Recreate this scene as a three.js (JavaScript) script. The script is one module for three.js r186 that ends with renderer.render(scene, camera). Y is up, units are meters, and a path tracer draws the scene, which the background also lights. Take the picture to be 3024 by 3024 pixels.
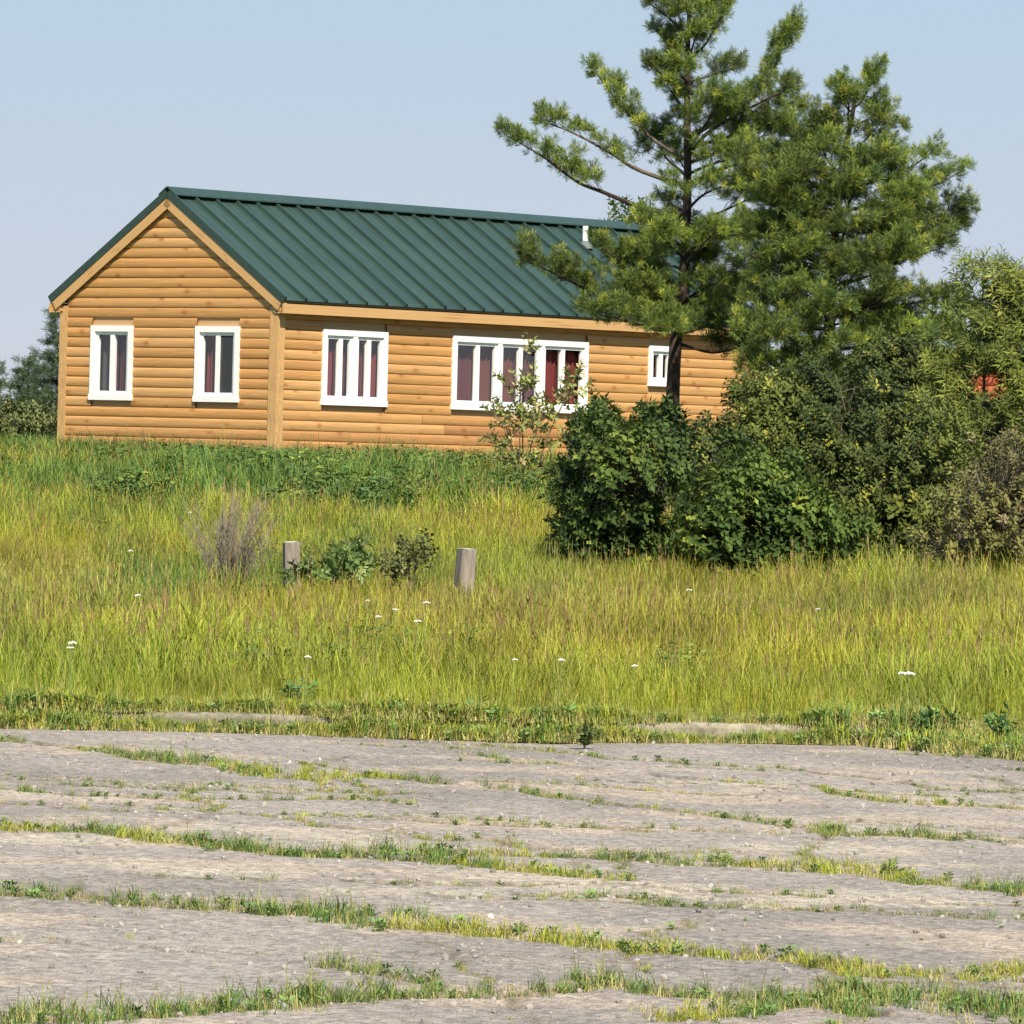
import * as THREE from 'three';
import { mergeGeometries } from 'three/addons/utils/BufferGeometryUtils.js';

// ---------------------------------------------------------------- camera, sky, sun, exposure
const scene = new THREE.Scene();
const camera = new THREE.PerspectiveCamera(10.57, 1, 0.5, 4000);
camera.rotation.order = 'YXZ';
camera.position.set(0, 1.6, 0);
camera.rotation.set(-0.01056, 0.00027, 0.0255);

const renderer = new THREE.WebGLRenderer({ antialias: true });
renderer.toneMapping = THREE.LinearToneMapping;
renderer.toneMappingExposure = 1.55;
renderer.shadowMap.enabled = true;
renderer.setSize(1024, 1024);

{ // clear summer sky: pale haze low down, blue overhead, the same all round
  const w = 512, h = 512, d = new Float32Array(w * h * 4);
  const stops = [[-90, .30, .30, .27], [-8, .42, .43, .42], [-1, .61, .63, .70], [0, .64, .665, .74], [1.5, .59, .655, .755], [4.5, .50, .635, .775], [9, .42, .60, .80], [25, .30, .50, .80], [90, .15, .31, .66]];
  for (let j = 0; j < h; j++) {
    const el = ((j + .5) / h - .5) * 180;
    let k = 0; while (k < stops.length - 2 && el > stops[k + 1][0]) k++;
    const a = stops[k], b = stops[k + 1], t = Math.min(1, Math.max(0, (el - a[0]) / (b[0] - a[0])));
    for (let i = 0; i < w; i++) { const o = (j * w + i) * 4; for (let c = 0; c < 3; c++) d[o + c] = (a[c + 1] + (b[c + 1] - a[c + 1]) * t) / 1.55; d[o + 3] = 1; }
  }
  const t = new THREE.DataTexture(d, w, h, THREE.RGBAFormat, THREE.FloatType);
  t.mapping = THREE.EquirectangularReflectionMapping; t.magFilter = t.minFilter = THREE.LinearFilter; t.needsUpdate = true;
  scene.background = t; scene.environment = t;
}
const sun = new THREE.DirectionalLight(new THREE.Color(1, .90, .74), 5);
sun.position.set(0.153 * 200, 0.731 * 200, 0.665 * 200 - 60);
sun.target.position.set(0, 0, -60);
sun.castShadow = true; sun.shadow.mapSize.set(4096, 4096);
Object.assign(sun.shadow.camera, { left: -60, right: 60, top: 60, bottom: -60, near: 1, far: 500 });
scene.add(sun, sun.target);

// ---------------------------------------------------------------- helpers
function rng(seed) { let a = seed >>> 0; return () => { a = (a + 0x6D2B79F5) | 0; let t = Math.imul(a ^ (a >>> 15), 1 | a); t = (t + Math.imul(t ^ (t >>> 7), 61 | t)) ^ t; return ((t ^ (t >>> 14)) >>> 0) / 4294967296; }; }
const hash = (x, y, s) => { let h = Math.imul(x | 0, 374761393) + Math.imul(y | 0, 668265263) + Math.imul(s | 0, 2147483647); h = Math.imul(h ^ (h >>> 13), 1274126177); return ((h ^ (h >>> 16)) >>> 0) / 4294967296; };
function noise(x, y, s = 0) { const i = Math.floor(x), j = Math.floor(y), u = x - i, v = y - j, a = u * u * (3 - 2 * u), b = v * v * (3 - 2 * v); return (hash(i, j, s) * (1 - a) + hash(i + 1, j, s) * a) * (1 - b) + (hash(i, j + 1, s) * (1 - a) + hash(i + 1, j + 1, s) * a) * b; }
function fbm(x, y, o = 4, s = 0) { let f = 0, a = .5, n = 0; for (let k = 0; k < o; k++) { f += a * noise(x, y, s + k); n += a; x *= 2.03; y *= 2.03; a *= .5; } return f / n; }
const clamp = (x, a = 0, b = 1) => Math.min(b, Math.max(a, x));
const lerp = (a, b, t) => a + (b - a) * t;
const step = (a, b, x) => { const t = clamp((x - a) / (b - a)); return t * t * (3 - 2 * t); };
function curve(table, x) { let k = 0; while (k < table.length - 2 && x > table[k + 1][0]) k++; const a = table[k], b = table[k + 1]; return lerp(a[1], b[1], clamp((x - a[0]) / (b[0] - a[0]))); }
const V = (x, y, z) => new THREE.Vector3(x, y, z);
const taken = {};
function numbered(n) { taken[n] = (taken[n] ?? -1) + 1; return taken[n] ? n + '_' + String(taken[n]).padStart(3, '0') : n; }
function mesh(name, geo, mat, parent = scene) { const m = new THREE.Mesh(geo, mat); m.name = parent === scene ? numbered(name) : name; m.castShadow = m.receiveShadow = true; parent.add(m); return m; }
function thing(name, label, category, pos = [0, 0, 0], group) { const g = new THREE.Group(); g.name = numbered(name); g.position.set(...pos); g.userData = { label, category }; if (group) g.userData.group = group; scene.add(g); return g; }
function tag(o, label, category, group, kind) { Object.assign(o.userData, { label, category }); if (group) o.userData.group = group; if (kind) o.userData.kind = kind; return o; }
function mat(r, g, b, rough = .8, extra = {}) { const m = new THREE.MeshStandardMaterial({ roughness: rough, side: THREE.DoubleSide, ...extra }); m.color.setRGB(r, g, b); return m; }
function leafMat(r, g, b, tr = .3) { if (!tr) return mat(r, g, b, .7, { vertexColors: true }); const m = new THREE.MeshPhysicalMaterial({ roughness: .75, transmission: tr, thickness: 0, side: THREE.DoubleSide, specularIntensity: .35, vertexColors: true }); m.color.setRGB(r, g, b); return m; }
function box(x0, x1, y0, y1, z0, z1) { const g = new THREE.BoxGeometry(x1 - x0, y1 - y0, z1 - z0); g.translate((x0 + x1) / 2, (y0 + y1) / 2, (z0 + z1) / 2); return g; }
function rawGeo(pos, uv, idx, col) { const g = new THREE.BufferGeometry(); g.setAttribute('position', new THREE.Float32BufferAttribute(pos, 3)); if (uv) g.setAttribute('uv', new THREE.Float32BufferAttribute(uv, 2)); if (col) g.setAttribute('color', new THREE.Float32BufferAttribute(col, 3)); if (idx) g.setIndex(idx); g.computeVertexNormals(); return g; }
function tex(w, h, f, srgb = true) { const d = new Uint8Array(w * h * 4); for (let j = 0; j < h; j++) for (let i = 0; i < w; i++) { const c = f(i / w, j / h, i, j), o = (j * w + i) * 4; d[o] = clamp(c[0]) * 255; d[o + 1] = clamp(c[1]) * 255; d[o + 2] = clamp(c[2]) * 255; d[o + 3] = 255; } const t = new THREE.DataTexture(d, w, h); t.wrapS = t.wrapT = THREE.RepeatWrapping; t.magFilter = THREE.LinearFilter; t.minFilter = THREE.LinearMipmapLinearFilter; t.generateMipmaps = true; if (srgb) t.colorSpace = THREE.SRGBColorSpace; t.needsUpdate = true; return t; }
// tapered tube through points with a radius at each end
function limb(pts, r0, r1, sides = 6, segs = 0) {
  const c = new THREE.CatmullRomCurve3(pts), n = segs || Math.max(3, pts.length * 3), pos = [], idx = [], uv = [];
  let nx = V(1, 0, 0);
  for (let i = 0; i <= n; i++) {
    const t = i / n, p = c.getPoint(t), tg = c.getTangent(t), b = V().crossVectors(tg, nx).normalize(); if (b.lengthSq() < .5) b.set(0, 0, 1); nx = V().crossVectors(b, tg).normalize();
    const r = lerp(r0, r1, t);
    for (let k = 0; k <= sides; k++) { const a = k / sides * Math.PI * 2; pos.push(p.x + (nx.x * Math.cos(a) + b.x * Math.sin(a)) * r, p.y + (nx.y * Math.cos(a) + b.y * Math.sin(a)) * r, p.z + (nx.z * Math.cos(a) + b.z * Math.sin(a)) * r); uv.push(k / sides, t * 4); }
    if (i) for (let k = 0; k < sides; k++) { const a = (i - 1) * (sides + 1) + k, e = a + sides + 1; idx.push(a, e, a + 1, a + 1, e, e + 1); }
  }
  return rawGeo(pos, uv, idx);
}
const M4 = new THREE.Matrix4(), Q = new THREE.Quaternion(), UP = V(0, 1, 0);
// list of {p, q, s:[x,y,z], c:[r,g,b]}
function instanced(name, geo, m, list, parent = scene) {
  const im = new THREE.InstancedMesh(geo, m, list.length), c = new THREE.Color();
  list.forEach((e, i) => { im.setMatrixAt(i, M4.compose(e.p, e.q, V(...e.s))); im.setColorAt(i, c.setRGB(...e.c)); });
  im.name = parent === scene ? numbered(name) : name; im.castShadow = im.receiveShadow = true; im.userData.kind = 'stuff'; parent.add(im); return im;
}
const mix3 = (a, b, t) => [lerp(a[0], b[0], t), lerp(a[1], b[1], t), lerp(a[2], b[2], t)];

// ---------------------------------------------------------------- measured plans, in metres
const crackLines = [[0.8,[[-2.66,-29.22],[-2.41,-29.07],[-2.14,-28.58],[-1.82,-27.89],[-1.62,-27.65],[-1.39,-27.48],[-1.14,-26.82],[-0.95,-26.6],[-0.71,-26.83],[-0.28,-26.59]]],[0.55,[[-0.06,-26.14],[0.11,-25.92],[0.23,-25.58],[0.51,-25.19],[0.79,-24.89],[0.9,-24.83],[1.01,-24.62],[1.31,-24.14],[1.43,-23.61],[1.76,-23.83],[1.91,-23.43],[2.21,-23.48]]],[1,[[-2.06,-22.74],[-1.78,-22.84],[-1.53,-22.52],[-1.29,-22.18],[-1.06,-21.88],[-0.84,-21.67],[-0.63,-21.74],[-0.43,-21.7],[-0.22,-21.58],[-0.0,-21.24],[0.27,-21.01],[0.44,-20.8]]],[0.4,[[-0.94,-23.86],[-0.69,-23.48],[-0.46,-23.34],[-0.31,-22.97],[-0.08,-22.93],[0.14,-22.51],[0.29,-22.57],[0.5,-22.53],[0.72,-22.6],[0.97,-22.6]]],[0.95,[[-0.43,-21.93],[-0.1,-21.99],[0.21,-22.04],[0.49,-22.02],[0.69,-21.72],[0.9,-21.76],[1.11,-21.75],[1.33,-21.74],[1.43,-21.5],[1.56,-21.09],[1.7,-21.01],[1.82,-20.92],[1.97,-20.79]]],[1.1,[[-1.75,-19.36],[-1.53,-19.27],[-1.37,-19.26],[-1.11,-19.09],[-0.92,-19.08],[-0.73,-18.86],[-0.52,-18.77],[-0.36,-18.52],[-0.06,-18.35],[0.18,-18.14],[0.41,-17.95],[0.6,-17.8],[0.74,-17.72],[0.97,-17.58],[1.11,-17.14],[1.29,-17.31],[1.45,-17.18],[1.66,-17.54]]],[0.9,[[-1.37,-15.19],[-1.18,-15.32],[-0.99,-15.43],[-0.85,-15.61],[-0.66,-15.87],[-0.51,-16.06],[-0.44,-16.19],[-0.2,-16.19],[-0.02,-16.23],[0.16,-16.39],[0.3,-16.71],[0.43,-16.51],[0.55,-16.38],[0.69,-16.37]]],[0.5,[[-0.54,-17.03],[-0.49,-16.95],[-0.27,-16.67],[-0.12,-16.3]]],[1.1,[[0.45,-15.64],[0.67,-15.84],[0.79,-16.11],[0.9,-16.27],[1.0,-16.18],[1.07,-15.88]]],[0.9,[[1.04,-16.74],[1.07,-16.52],[1.2,-16.52],[1.34,-16.47],[1.44,-16.28],[1.53,-16.06]]],[0.2,[[-2.41,-26.53],[-2.0,-26.15],[-1.73,-25.84],[-1.49,-25.54]]],[0.3,[[-2.3,-25.32],[-1.88,-25.1],[-1.42,-24.91],[-1.08,-25.04],[-0.71,-25.12],[-0.45,-24.96]]],[0.3,[[-1.51,-24.49],[-1.1,-24.15],[-0.94,-23.86]]],[0.3,[[-0.21,-29.34],[0.04,-28.95]]],[0.12,[[0.16,-28.8],[0.42,-28.1]]],[0.35,[[-0.69,-30.74],[-0.48,-30.67],[-0.16,-30.49],[0.07,-30.0],[0.46,-29.65],[0.55,-29.33],[0.81,-29.1],[0.91,-28.99],[1.32,-28.69],[1.52,-28.44],[1.68,-28.19],[1.95,-27.71],[2.09,-27.16],[2.54,-27.05]]],[0.5,[[0.68,-27.75],[0.86,-27.51],[1.25,-27.24],[1.47,-27.25],[1.61,-26.54],[1.73,-26.31],[1.83,-26.07],[2.08,-25.93],[2.42,-25.72]]],[0.45,[[0.07,-20.04],[0.25,-19.9],[0.48,-19.98],[0.63,-19.79],[0.82,-19.78],[1.14,-19.72]]],[0.2,[[0.27,-21.01],[0.29,-21.39],[0.29,-21.81]]],[0.3,[[0.44,-20.8],[0.47,-21.32],[0.47,-21.95]]],[0.2,[[1.38,-19.63],[1.54,-19.75],[1.72,-19.62]]],[0.15,[[-1.4,-20.5],[-1.07,-20.41],[-0.79,-20.45]]]];
const paleStreaks = [[[-2.29,-25.17],[-1.68,-24.76]],[[-1.35,-23.2],[-0.68,-23.06]],[[-1.41,-20.81],[-0.84,-20.69]],[[-0.67,-22.68],[-0.1,-22.4]],[[-0.01,-20.89],[0.5,-20.62]],[[0.86,-27.33],[1.57,-26.9]],[[1.74,-26.63],[2.25,-26.12]],[[0.49,-20.17],[1.07,-20.12]],[[-1.9,-22.36],[-1.38,-22.24]],[[1.21,-22.87],[1.69,-22.86]],[[-0.59,-20.07],[-0.24,-20.08]],[[-0.14,-31.3],[0.5,-31.39]],[[1.29,-24.37],[2.15,-23.52]],[[0.66,-20.47],[1.56,-20.27]]];
const lotEdge = [[-3.74,-31.14],[-2.84,-31.18],[-1.88,-31.5],[-0.9,-31.57],[-0.49,-31.24],[-0.23,-31.02],[-0.14,-31.36],[0.49,-31.55],[0.98,-31.57],[1.71,-31.75],[2.4,-30.73],[2.83,-30.18],[3.72,-28.8]];
const kerbLine = [[-3.66,-30.51],[-2.42,-30.88],[-1.53,-31.05],[-0.93,-30.87],[0.02,-30.88],[0.98,-31.21],[1.58,-31.4]];
const tallPine = {"x":2.04,"trunk":[[0.0,1.04,0],[-0.0,1.69,0],[-0.01,2.24,0],[0.01,3.07,0],[0.08,3.69,0],[0.11,4.45,0],[0.11,5.28,0],[0.08,6.18,0],[0.07,7.01,0],[0.09,7.76,0],[0.1,8.08,0]],"boughs":[[[[0.05,4.76,0.0],[-0.47,4.84,0.1],[-0.99,5.01,0.2],[-1.31,5.14,0.3],[-1.76,5.44,0.4],[-2.25,5.69,0.5]],0.42,0.36],[[[0.06,5.14,-0.0],[-0.59,5.35,-0.1],[-0.87,5.53,-0.2],[-1.43,5.81,-0.3],[-1.77,5.94,-0.4]],0.3,0.34],[[[0.06,5.49,-0.0],[-0.35,5.74,-0.07],[-0.78,6.16,-0.13],[-1.09,6.56,-0.2]],0.3,0.3],[[[0.07,6.25,0.0],[-0.2,6.52,0.1],[-0.4,6.66,0.2]],0.3,0.2],[[[0.07,6.49,0.0],[0.28,6.53,0.05],[0.72,6.7,0.1]],0.3,0.2],[[[0.08,6.66,-0.0],[-0.18,6.96,-0.1],[-0.32,7.15,-0.2]],0.2,0.18],[[[0.08,6.76,0.0],[0.3,6.98,0.0],[0.48,7.33,0.0],[0.56,7.57,0.0]],0.25,0.18],[[[0.08,7.07,0.0],[-0.22,7.34,0.1],[-0.45,7.46,0.2]],0.3,0.15],[[[0.09,7.07,-0.0],[0.29,7.42,-0.1],[0.45,7.84,-0.2]],0.2,0.15],[[[0.09,7.35,0.0],[-0.15,7.69,0.05],[-0.27,7.96,0.1]],0.2,0.15],[[[0.08,6.73,0.0],[0.13,6.94,0.17],[0.2,7.15,0.35]],0.1,0.15],[[[0.08,6.94,0.0],[-0.01,7.14,0.15],[-0.07,7.35,0.3]],0.1,0.15],[[[0.08,6.07,0.0],[-0.11,6.31,0.2],[-0.2,6.41,0.4]],0.2,0.16],[[[0.08,7.28,0.0],[0.01,7.56,0.12],[-0.04,7.76,0.25]],0.1,0.14],[[[0.08,5.49,0.0],[0.33,5.8,0.12],[0.77,6.09,0.25],[1.18,6.31,0.38],[1.39,6.42,0.5]],0.2,0.36],[[[0.08,5.76,-0.0],[0.5,6.02,-0.04],[1.01,6.37,-0.08],[1.23,6.76,-0.12],[1.3,7.0,-0.16],[1.5,7.23,-0.2]],0.3,0.22],[[[0.09,5.42,-0.0],[0.44,5.57,-0.17],[0.85,5.75,-0.33],[1.33,5.9,-0.5]],0.25,0.34],[[[0.08,5.56,0.0],[0.3,5.91,0.45],[0.5,6.19,0.9]],0.3,0.32],[[[0.08,5.28,-0.0],[-0.18,5.55,-0.4],[-0.29,5.82,-0.8]],0.3,0.3],[[[0.1,4.8,0.0],[0.32,5.0,0.5],[0.66,5.14,1.0]],0.3,0.3],[[[0.1,4.59,0.0],[0.46,4.77,0.07],[0.87,4.96,0.13],[1.15,5.1,0.2]],0.45,0.28],[[[0.1,4.52,-0.0],[0.61,4.62,-0.15],[1.23,4.65,-0.3]],0.6,0.2],[[[0.09,5.14,0.0],[0.52,5.36,0.13],[1.07,5.51,0.27],[1.48,5.59,0.4]],0.3,0.34],[[[0.08,5.63,-0.0],[0.58,5.78,-0.2],[1.12,6.03,-0.4],[1.53,6.18,-0.6]],0.3,0.32],[[[0.09,5.28,0.0],[0.45,5.43,0.45],[0.86,5.51,0.9]],0.3,0.32],[[[0.11,4.32,0.0],[-0.15,4.48,0.35],[-0.42,4.61,0.7]],0.2,0.3],[[[0.11,4.25,0.0],[0.4,4.43,0.3],[0.82,4.44,0.6]],0.2,0.34],[[[0.11,4.11,0.0],[0.27,4.32,0.55],[0.47,4.53,1.1]],0.3,0.32],[[[0.11,4.18,0.0],[-0.08,4.31,0.5],[-0.22,4.41,1.0]],0.3,0.26],[[[0.1,3.42,0.0],[-0.33,3.44,0.33],[-0.89,3.6,0.65],[-1.44,3.86,0.98],[-1.93,4.07,1.3]],0.22,0.42],[[[0.09,3.28,0.0],[-0.26,3.24,0.57],[-0.6,3.32,1.13],[-1.09,3.39,1.7]],0.2,0.4],[[[0.09,3.49,0.0],[-0.37,3.75,0.2],[-0.73,4.09,0.4],[-1.04,4.34,0.6]],0.35,0.28],[[[0.09,3.42,0.0],[-0.27,3.65,0.45],[-0.55,3.82,0.9]],0.3,0.34],[[[0.1,3.25,0.0],[-0.05,3.21,0.9],[-0.19,3.22,1.8]],0.3,0.34],[[[0.1,3.97,0.0],[0.55,4.03,0.03],[1.03,4.01,0.07],[1.45,4.14,0.1]],0.4,0.3],[[[0.1,3.69,0.0],[0.49,3.7,0.4],[1.04,3.65,0.8]],0.2,0.4],[[[0.09,3.35,0.0],[0.5,3.29,0.6],[1.06,3.17,1.2]],0.2,0.4],[[[0.09,3.07,0.0],[0.51,2.98,0.45],[0.92,3.09,0.9]],0.4,0.34],[[[0.1,3.63,0.0],[0.35,3.8,0.6],[0.62,3.91,1.2]],0.3,0.36],[[[0.09,3.83,-0.0],[0.27,4.11,-0.45],[0.41,4.25,-0.9]],0.3,0.34],[[[0.09,3.42,-0.0],[-0.13,3.62,-0.55],[-0.27,3.75,-1.1]],0.3,0.36],[[[0.1,4.04,-0.0],[-0.21,4.17,-0.4],[-0.42,4.23,-0.8]],0.4,0.3],[[[0.09,3.28,-0.0],[0.43,3.5,-0.6],[0.77,3.71,-1.2]],0.3,0.36]]};
const bushyPine = {"x":3.87,"trunk":[[0.0,0.84,0],[-0.0,2.07,0],[0.01,3.39,0],[0.04,4.38,0],[0.13,5.38,0],[0.24,6.04,0],[0.28,6.36,0]],"boughs":[[[[0.24,6.01,0.0],[0.33,6.1,0.0],[0.41,6.24,0.0],[0.47,6.38,0.0]],0.25,0.2345714285714286],[[[0.23,5.94,0.0],[0.14,6.02,0.03],[0.06,6.14,0.07],[0.01,6.27,0.1]],0.25,0.24085714285714288],[[[0.2,5.77,-0.0],[0.35,5.84,-0.03],[0.48,5.92,-0.07],[0.58,6.02,-0.1]],0.25,0.25657142857142856],[[[0.19,5.71,0.0],[0.17,5.81,0.13],[0.16,5.95,0.27],[0.14,6.1,0.4]],0.25,0.26285714285714284],[[[0.15,5.51,0.0],[0.01,5.58,0.07],[-0.12,5.69,0.13],[-0.21,5.8,0.2]],0.25,0.2817142857142857],[[[0.14,5.44,0.0],[0.3,5.54,0.13],[0.45,5.68,0.27],[0.55,5.82,0.4]],0.25,0.28800000000000003],[[[0.12,5.24,-0.0],[0.4,5.37,-0.1],[0.64,5.56,-0.2],[0.81,5.76,-0.3]],0.25,0.3068571428571429],[[[0.11,5.11,-0.0],[-0.16,5.25,-0.07],[-0.4,5.47,-0.13],[-0.57,5.69,-0.2]],0.25,0.31942857142857145],[[[0.11,5.18,0.0],[-0.0,5.24,0.23],[-0.1,5.34,0.47],[-0.17,5.43,0.7]],0.25,0.31314285714285717],[[[0.09,4.98,0.0],[0.55,5.11,0.03],[0.94,5.29,0.07],[1.22,5.47,0.1]],0.25,0.332],[[[0.1,5.04,0.0],[0.31,5.13,0.27],[0.49,5.26,0.53],[0.62,5.39,0.8]],0.25,0.32571428571428573],[[[0.08,4.78,0.0],[-0.28,4.89,0.1],[-0.6,5.05,0.2],[-0.83,5.22,0.3]],0.25,0.35085714285714287],[[[0.07,4.71,0.0],[0.69,4.85,0.1],[1.22,5.05,0.2],[1.61,5.25,0.3]],0.25,0.35714285714285715],[[[0.08,4.85,0.0],[-0.12,4.92,0.3],[-0.3,5.04,0.6],[-0.43,5.16,0.9]],0.25,0.3445714285714286],[[[0.06,4.58,-0.0],[-0.34,4.65,-0.1],[-0.7,4.77,-0.2],[-0.95,4.89,-0.3]],0.25,0.3697142857142858],[[[0.06,4.58,0.0],[0.13,4.68,0.37],[0.19,4.83,0.73],[0.24,4.98,1.1]],0.25,0.3697142857142858],[[[0.05,4.51,-0.0],[0.66,4.58,-0.07],[1.19,4.67,-0.13],[1.57,4.75,-0.2]],0.25,0.376],[[[0.05,4.45,0.0],[0.44,4.57,0.3],[0.79,4.75,0.6],[1.03,4.94,0.9]],0.25,0.38228571428571434],[[[0.04,4.38,0.0],[-0.19,4.46,0.27],[-0.4,4.58,0.53],[-0.55,4.7,0.8]],0.25,0.38857142857142857],[[[0.04,4.25,-0.0],[0.68,4.34,-0.13],[1.24,4.46,-0.27],[1.64,4.59,-0.4]],0.25,0.40114285714285713],[[[0.04,4.18,0.0],[0.39,4.28,0.3],[0.69,4.41,0.6],[0.91,4.54,0.9]],0.25,0.4074285714285715],[[[0.03,4.12,0.0],[-0.3,4.17,0.13],[-0.59,4.27,0.27],[-0.8,4.36,0.4]],0.25,0.4137142857142857],[[[0.04,4.18,0.0],[0.07,4.27,0.43],[0.1,4.39,0.87],[0.12,4.52,1.3]],0.25,0.4074285714285715],[[[0.03,3.98,0.0],[0.56,4.06,0.07],[1.02,4.17,0.13],[1.35,4.28,0.2]],0.25,0.42000000000000004],[[[0.03,3.92,0.0],[-0.14,3.98,0.37],[-0.29,4.07,0.73],[-0.4,4.17,1.1]],0.25,0.42000000000000004],[[[0.03,3.85,0.0],[-0.33,3.86,0.2],[-0.64,3.88,0.4],[-0.86,3.9,0.6]],0.25,0.42000000000000004],[[[0.03,3.79,0.0],[0.36,3.88,0.4],[0.65,4.01,0.8],[0.85,4.14,1.2]],0.25,0.42000000000000004],[[[0.02,3.65,0.0],[0.12,3.74,0.5],[0.2,3.86,1.0],[0.26,3.99,1.5]],0.25,0.42000000000000004],[[[0.02,3.52,0.0],[-0.41,3.54,0.2],[-0.78,3.58,0.4],[-1.05,3.63,0.6]],0.25,0.42000000000000004],[[[0.02,3.52,0.0],[-0.2,3.57,0.43],[-0.39,3.63,0.87],[-0.52,3.71,1.3]],0.25,0.42000000000000004],[[[0.02,3.46,0.0],[0.57,3.52,0.17],[1.05,3.61,0.33],[1.4,3.69,0.5]],0.25,0.42000000000000004],[[[0.01,3.39,0.0],[0.28,3.46,0.47],[0.51,3.57,0.93],[0.67,3.67,1.4]],0.25,0.42000000000000004],[[[0.01,3.26,0.0],[-0.46,3.23,0.3],[-0.87,3.19,0.6],[-1.17,3.16,0.9]],0.25,0.42000000000000004],[[[0.01,3.19,0.0],[-0.04,3.26,0.53],[-0.09,3.35,1.07],[-0.12,3.45,1.6]],0.25,0.42000000000000004],[[[0.01,3.12,0.0],[0.6,3.14,0.2],[1.11,3.15,0.4],[1.47,3.16,0.6]],0.25,0.42000000000000004],[[[0.01,3.06,0.0],[-0.28,3.07,0.5],[-0.53,3.09,1.0],[-0.71,3.11,1.5]],0.25,0.42000000000000004],[[[0.01,2.99,0.0],[0.38,3.04,0.4],[0.71,3.09,0.8],[0.95,3.15,1.2]],0.25,0.42000000000000004],[[[0.01,2.79,0.0],[0.12,2.85,0.57],[0.22,2.92,1.13],[0.29,3.0,1.7]],0.25,0.42000000000000004],[[[0.0,2.73,0.0],[-0.38,2.72,0.37],[-0.72,2.71,0.73],[-0.96,2.7,1.1]],0.25,0.42000000000000004],[[[0.0,2.66,0.0],[-0.14,2.66,0.53],[-0.27,2.65,1.07],[-0.36,2.65,1.6]],0.25,0.42000000000000004],[[[0.0,2.6,0.0],[0.49,2.62,0.3],[0.92,2.66,0.6],[1.22,2.69,0.9]],0.25,0.42000000000000004],[[[0.0,2.46,0.0],[-0.3,2.41,0.43],[-0.56,2.33,0.87],[-0.75,2.25,1.3]],0.25,0.42000000000000004],[[[-0.0,2.33,0.0],[0.25,2.37,0.47],[0.47,2.43,0.93],[0.63,2.48,1.4]],0.25,0.42000000000000004],[[[-0.0,2.2,0.0],[0.02,2.22,0.5],[0.03,2.24,1.0],[0.04,2.27,1.5]],0.25,0.42000000000000004],[[[0.04,4.38,-0.0],[-0.14,4.43,-0.3],[-0.3,4.5,-0.6],[-0.41,4.57,-0.9]],0.25,0.38857142857142857],[[[0.03,3.92,-0.0],[0.39,4.03,-0.33],[0.7,4.18,-0.67],[0.92,4.34,-1.0]],0.25,0.42000000000000004],[[[0.01,3.39,-0.0],[-0.28,3.45,-0.37],[-0.53,3.54,-0.73],[-0.72,3.64,-1.1]],0.25,0.42000000000000004],[[[0.01,3.12,-0.0],[0.38,3.2,-0.37],[0.71,3.31,-0.73],[0.94,3.41,-1.1]],0.25,0.42000000000000004],[[[0.08,4.85,-0.0],[0.2,4.95,-0.27],[0.29,5.1,-0.53],[0.36,5.25,-0.8]],0.25,0.3445714285714286],[[[0.07,4.71,0.0],[-0.39,4.82,0.17],[-0.8,4.98,0.33],[-1.09,5.15,0.5]],0.25,0.35714285714285715],[[[0.04,4.25,0.0],[-0.42,4.32,0.2],[-0.82,4.43,0.4],[-1.11,4.55,0.6]],0.25,0.40114285714285713],[[[0.03,3.98,0.0],[-0.45,4.02,0.3],[-0.86,4.09,0.6],[-1.16,4.15,0.9]],0.25,0.42000000000000004],[[[0.09,4.98,-0.0],[-0.3,5.1,-0.13],[-0.65,5.29,-0.27],[-0.9,5.48,-0.4]],0.25,0.332],[[[0.05,4.45,0.0],[-0.27,4.59,0.33],[-0.55,4.8,0.67],[-0.75,5.02,1.0]],0.25,0.38228571428571434],[[[0.11,5.18,0.0],[-0.19,5.32,0.1],[-0.45,5.53,0.2],[-0.64,5.75,0.3]],0.25,0.31314285714285717],[[[-0.0,2.33,0.0],[-0.19,2.26,0.5],[-0.36,2.16,1.0],[-0.48,2.05,1.5]],0.25,0.42000000000000004],[[[-0.0,2.27,0.0],[0.18,2.22,0.53],[0.33,2.15,1.07],[0.44,2.08,1.6]],0.25,0.42000000000000004],[[[-0.0,2.33,0.0],[0.44,2.33,0.4],[0.82,2.31,0.8],[1.1,2.29,1.2]],0.25,0.42000000000000004],[[[-0.0,2.07,0.0],[-0.04,2.02,0.6],[-0.06,1.94,1.2],[-0.08,1.87,1.8]],0.25,0.42000000000000004],[[[0.0,2.6,0.0],[0.62,2.61,0.2],[1.17,2.63,0.4],[1.55,2.64,0.6]],0.25,0.42000000000000004]]};
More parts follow.
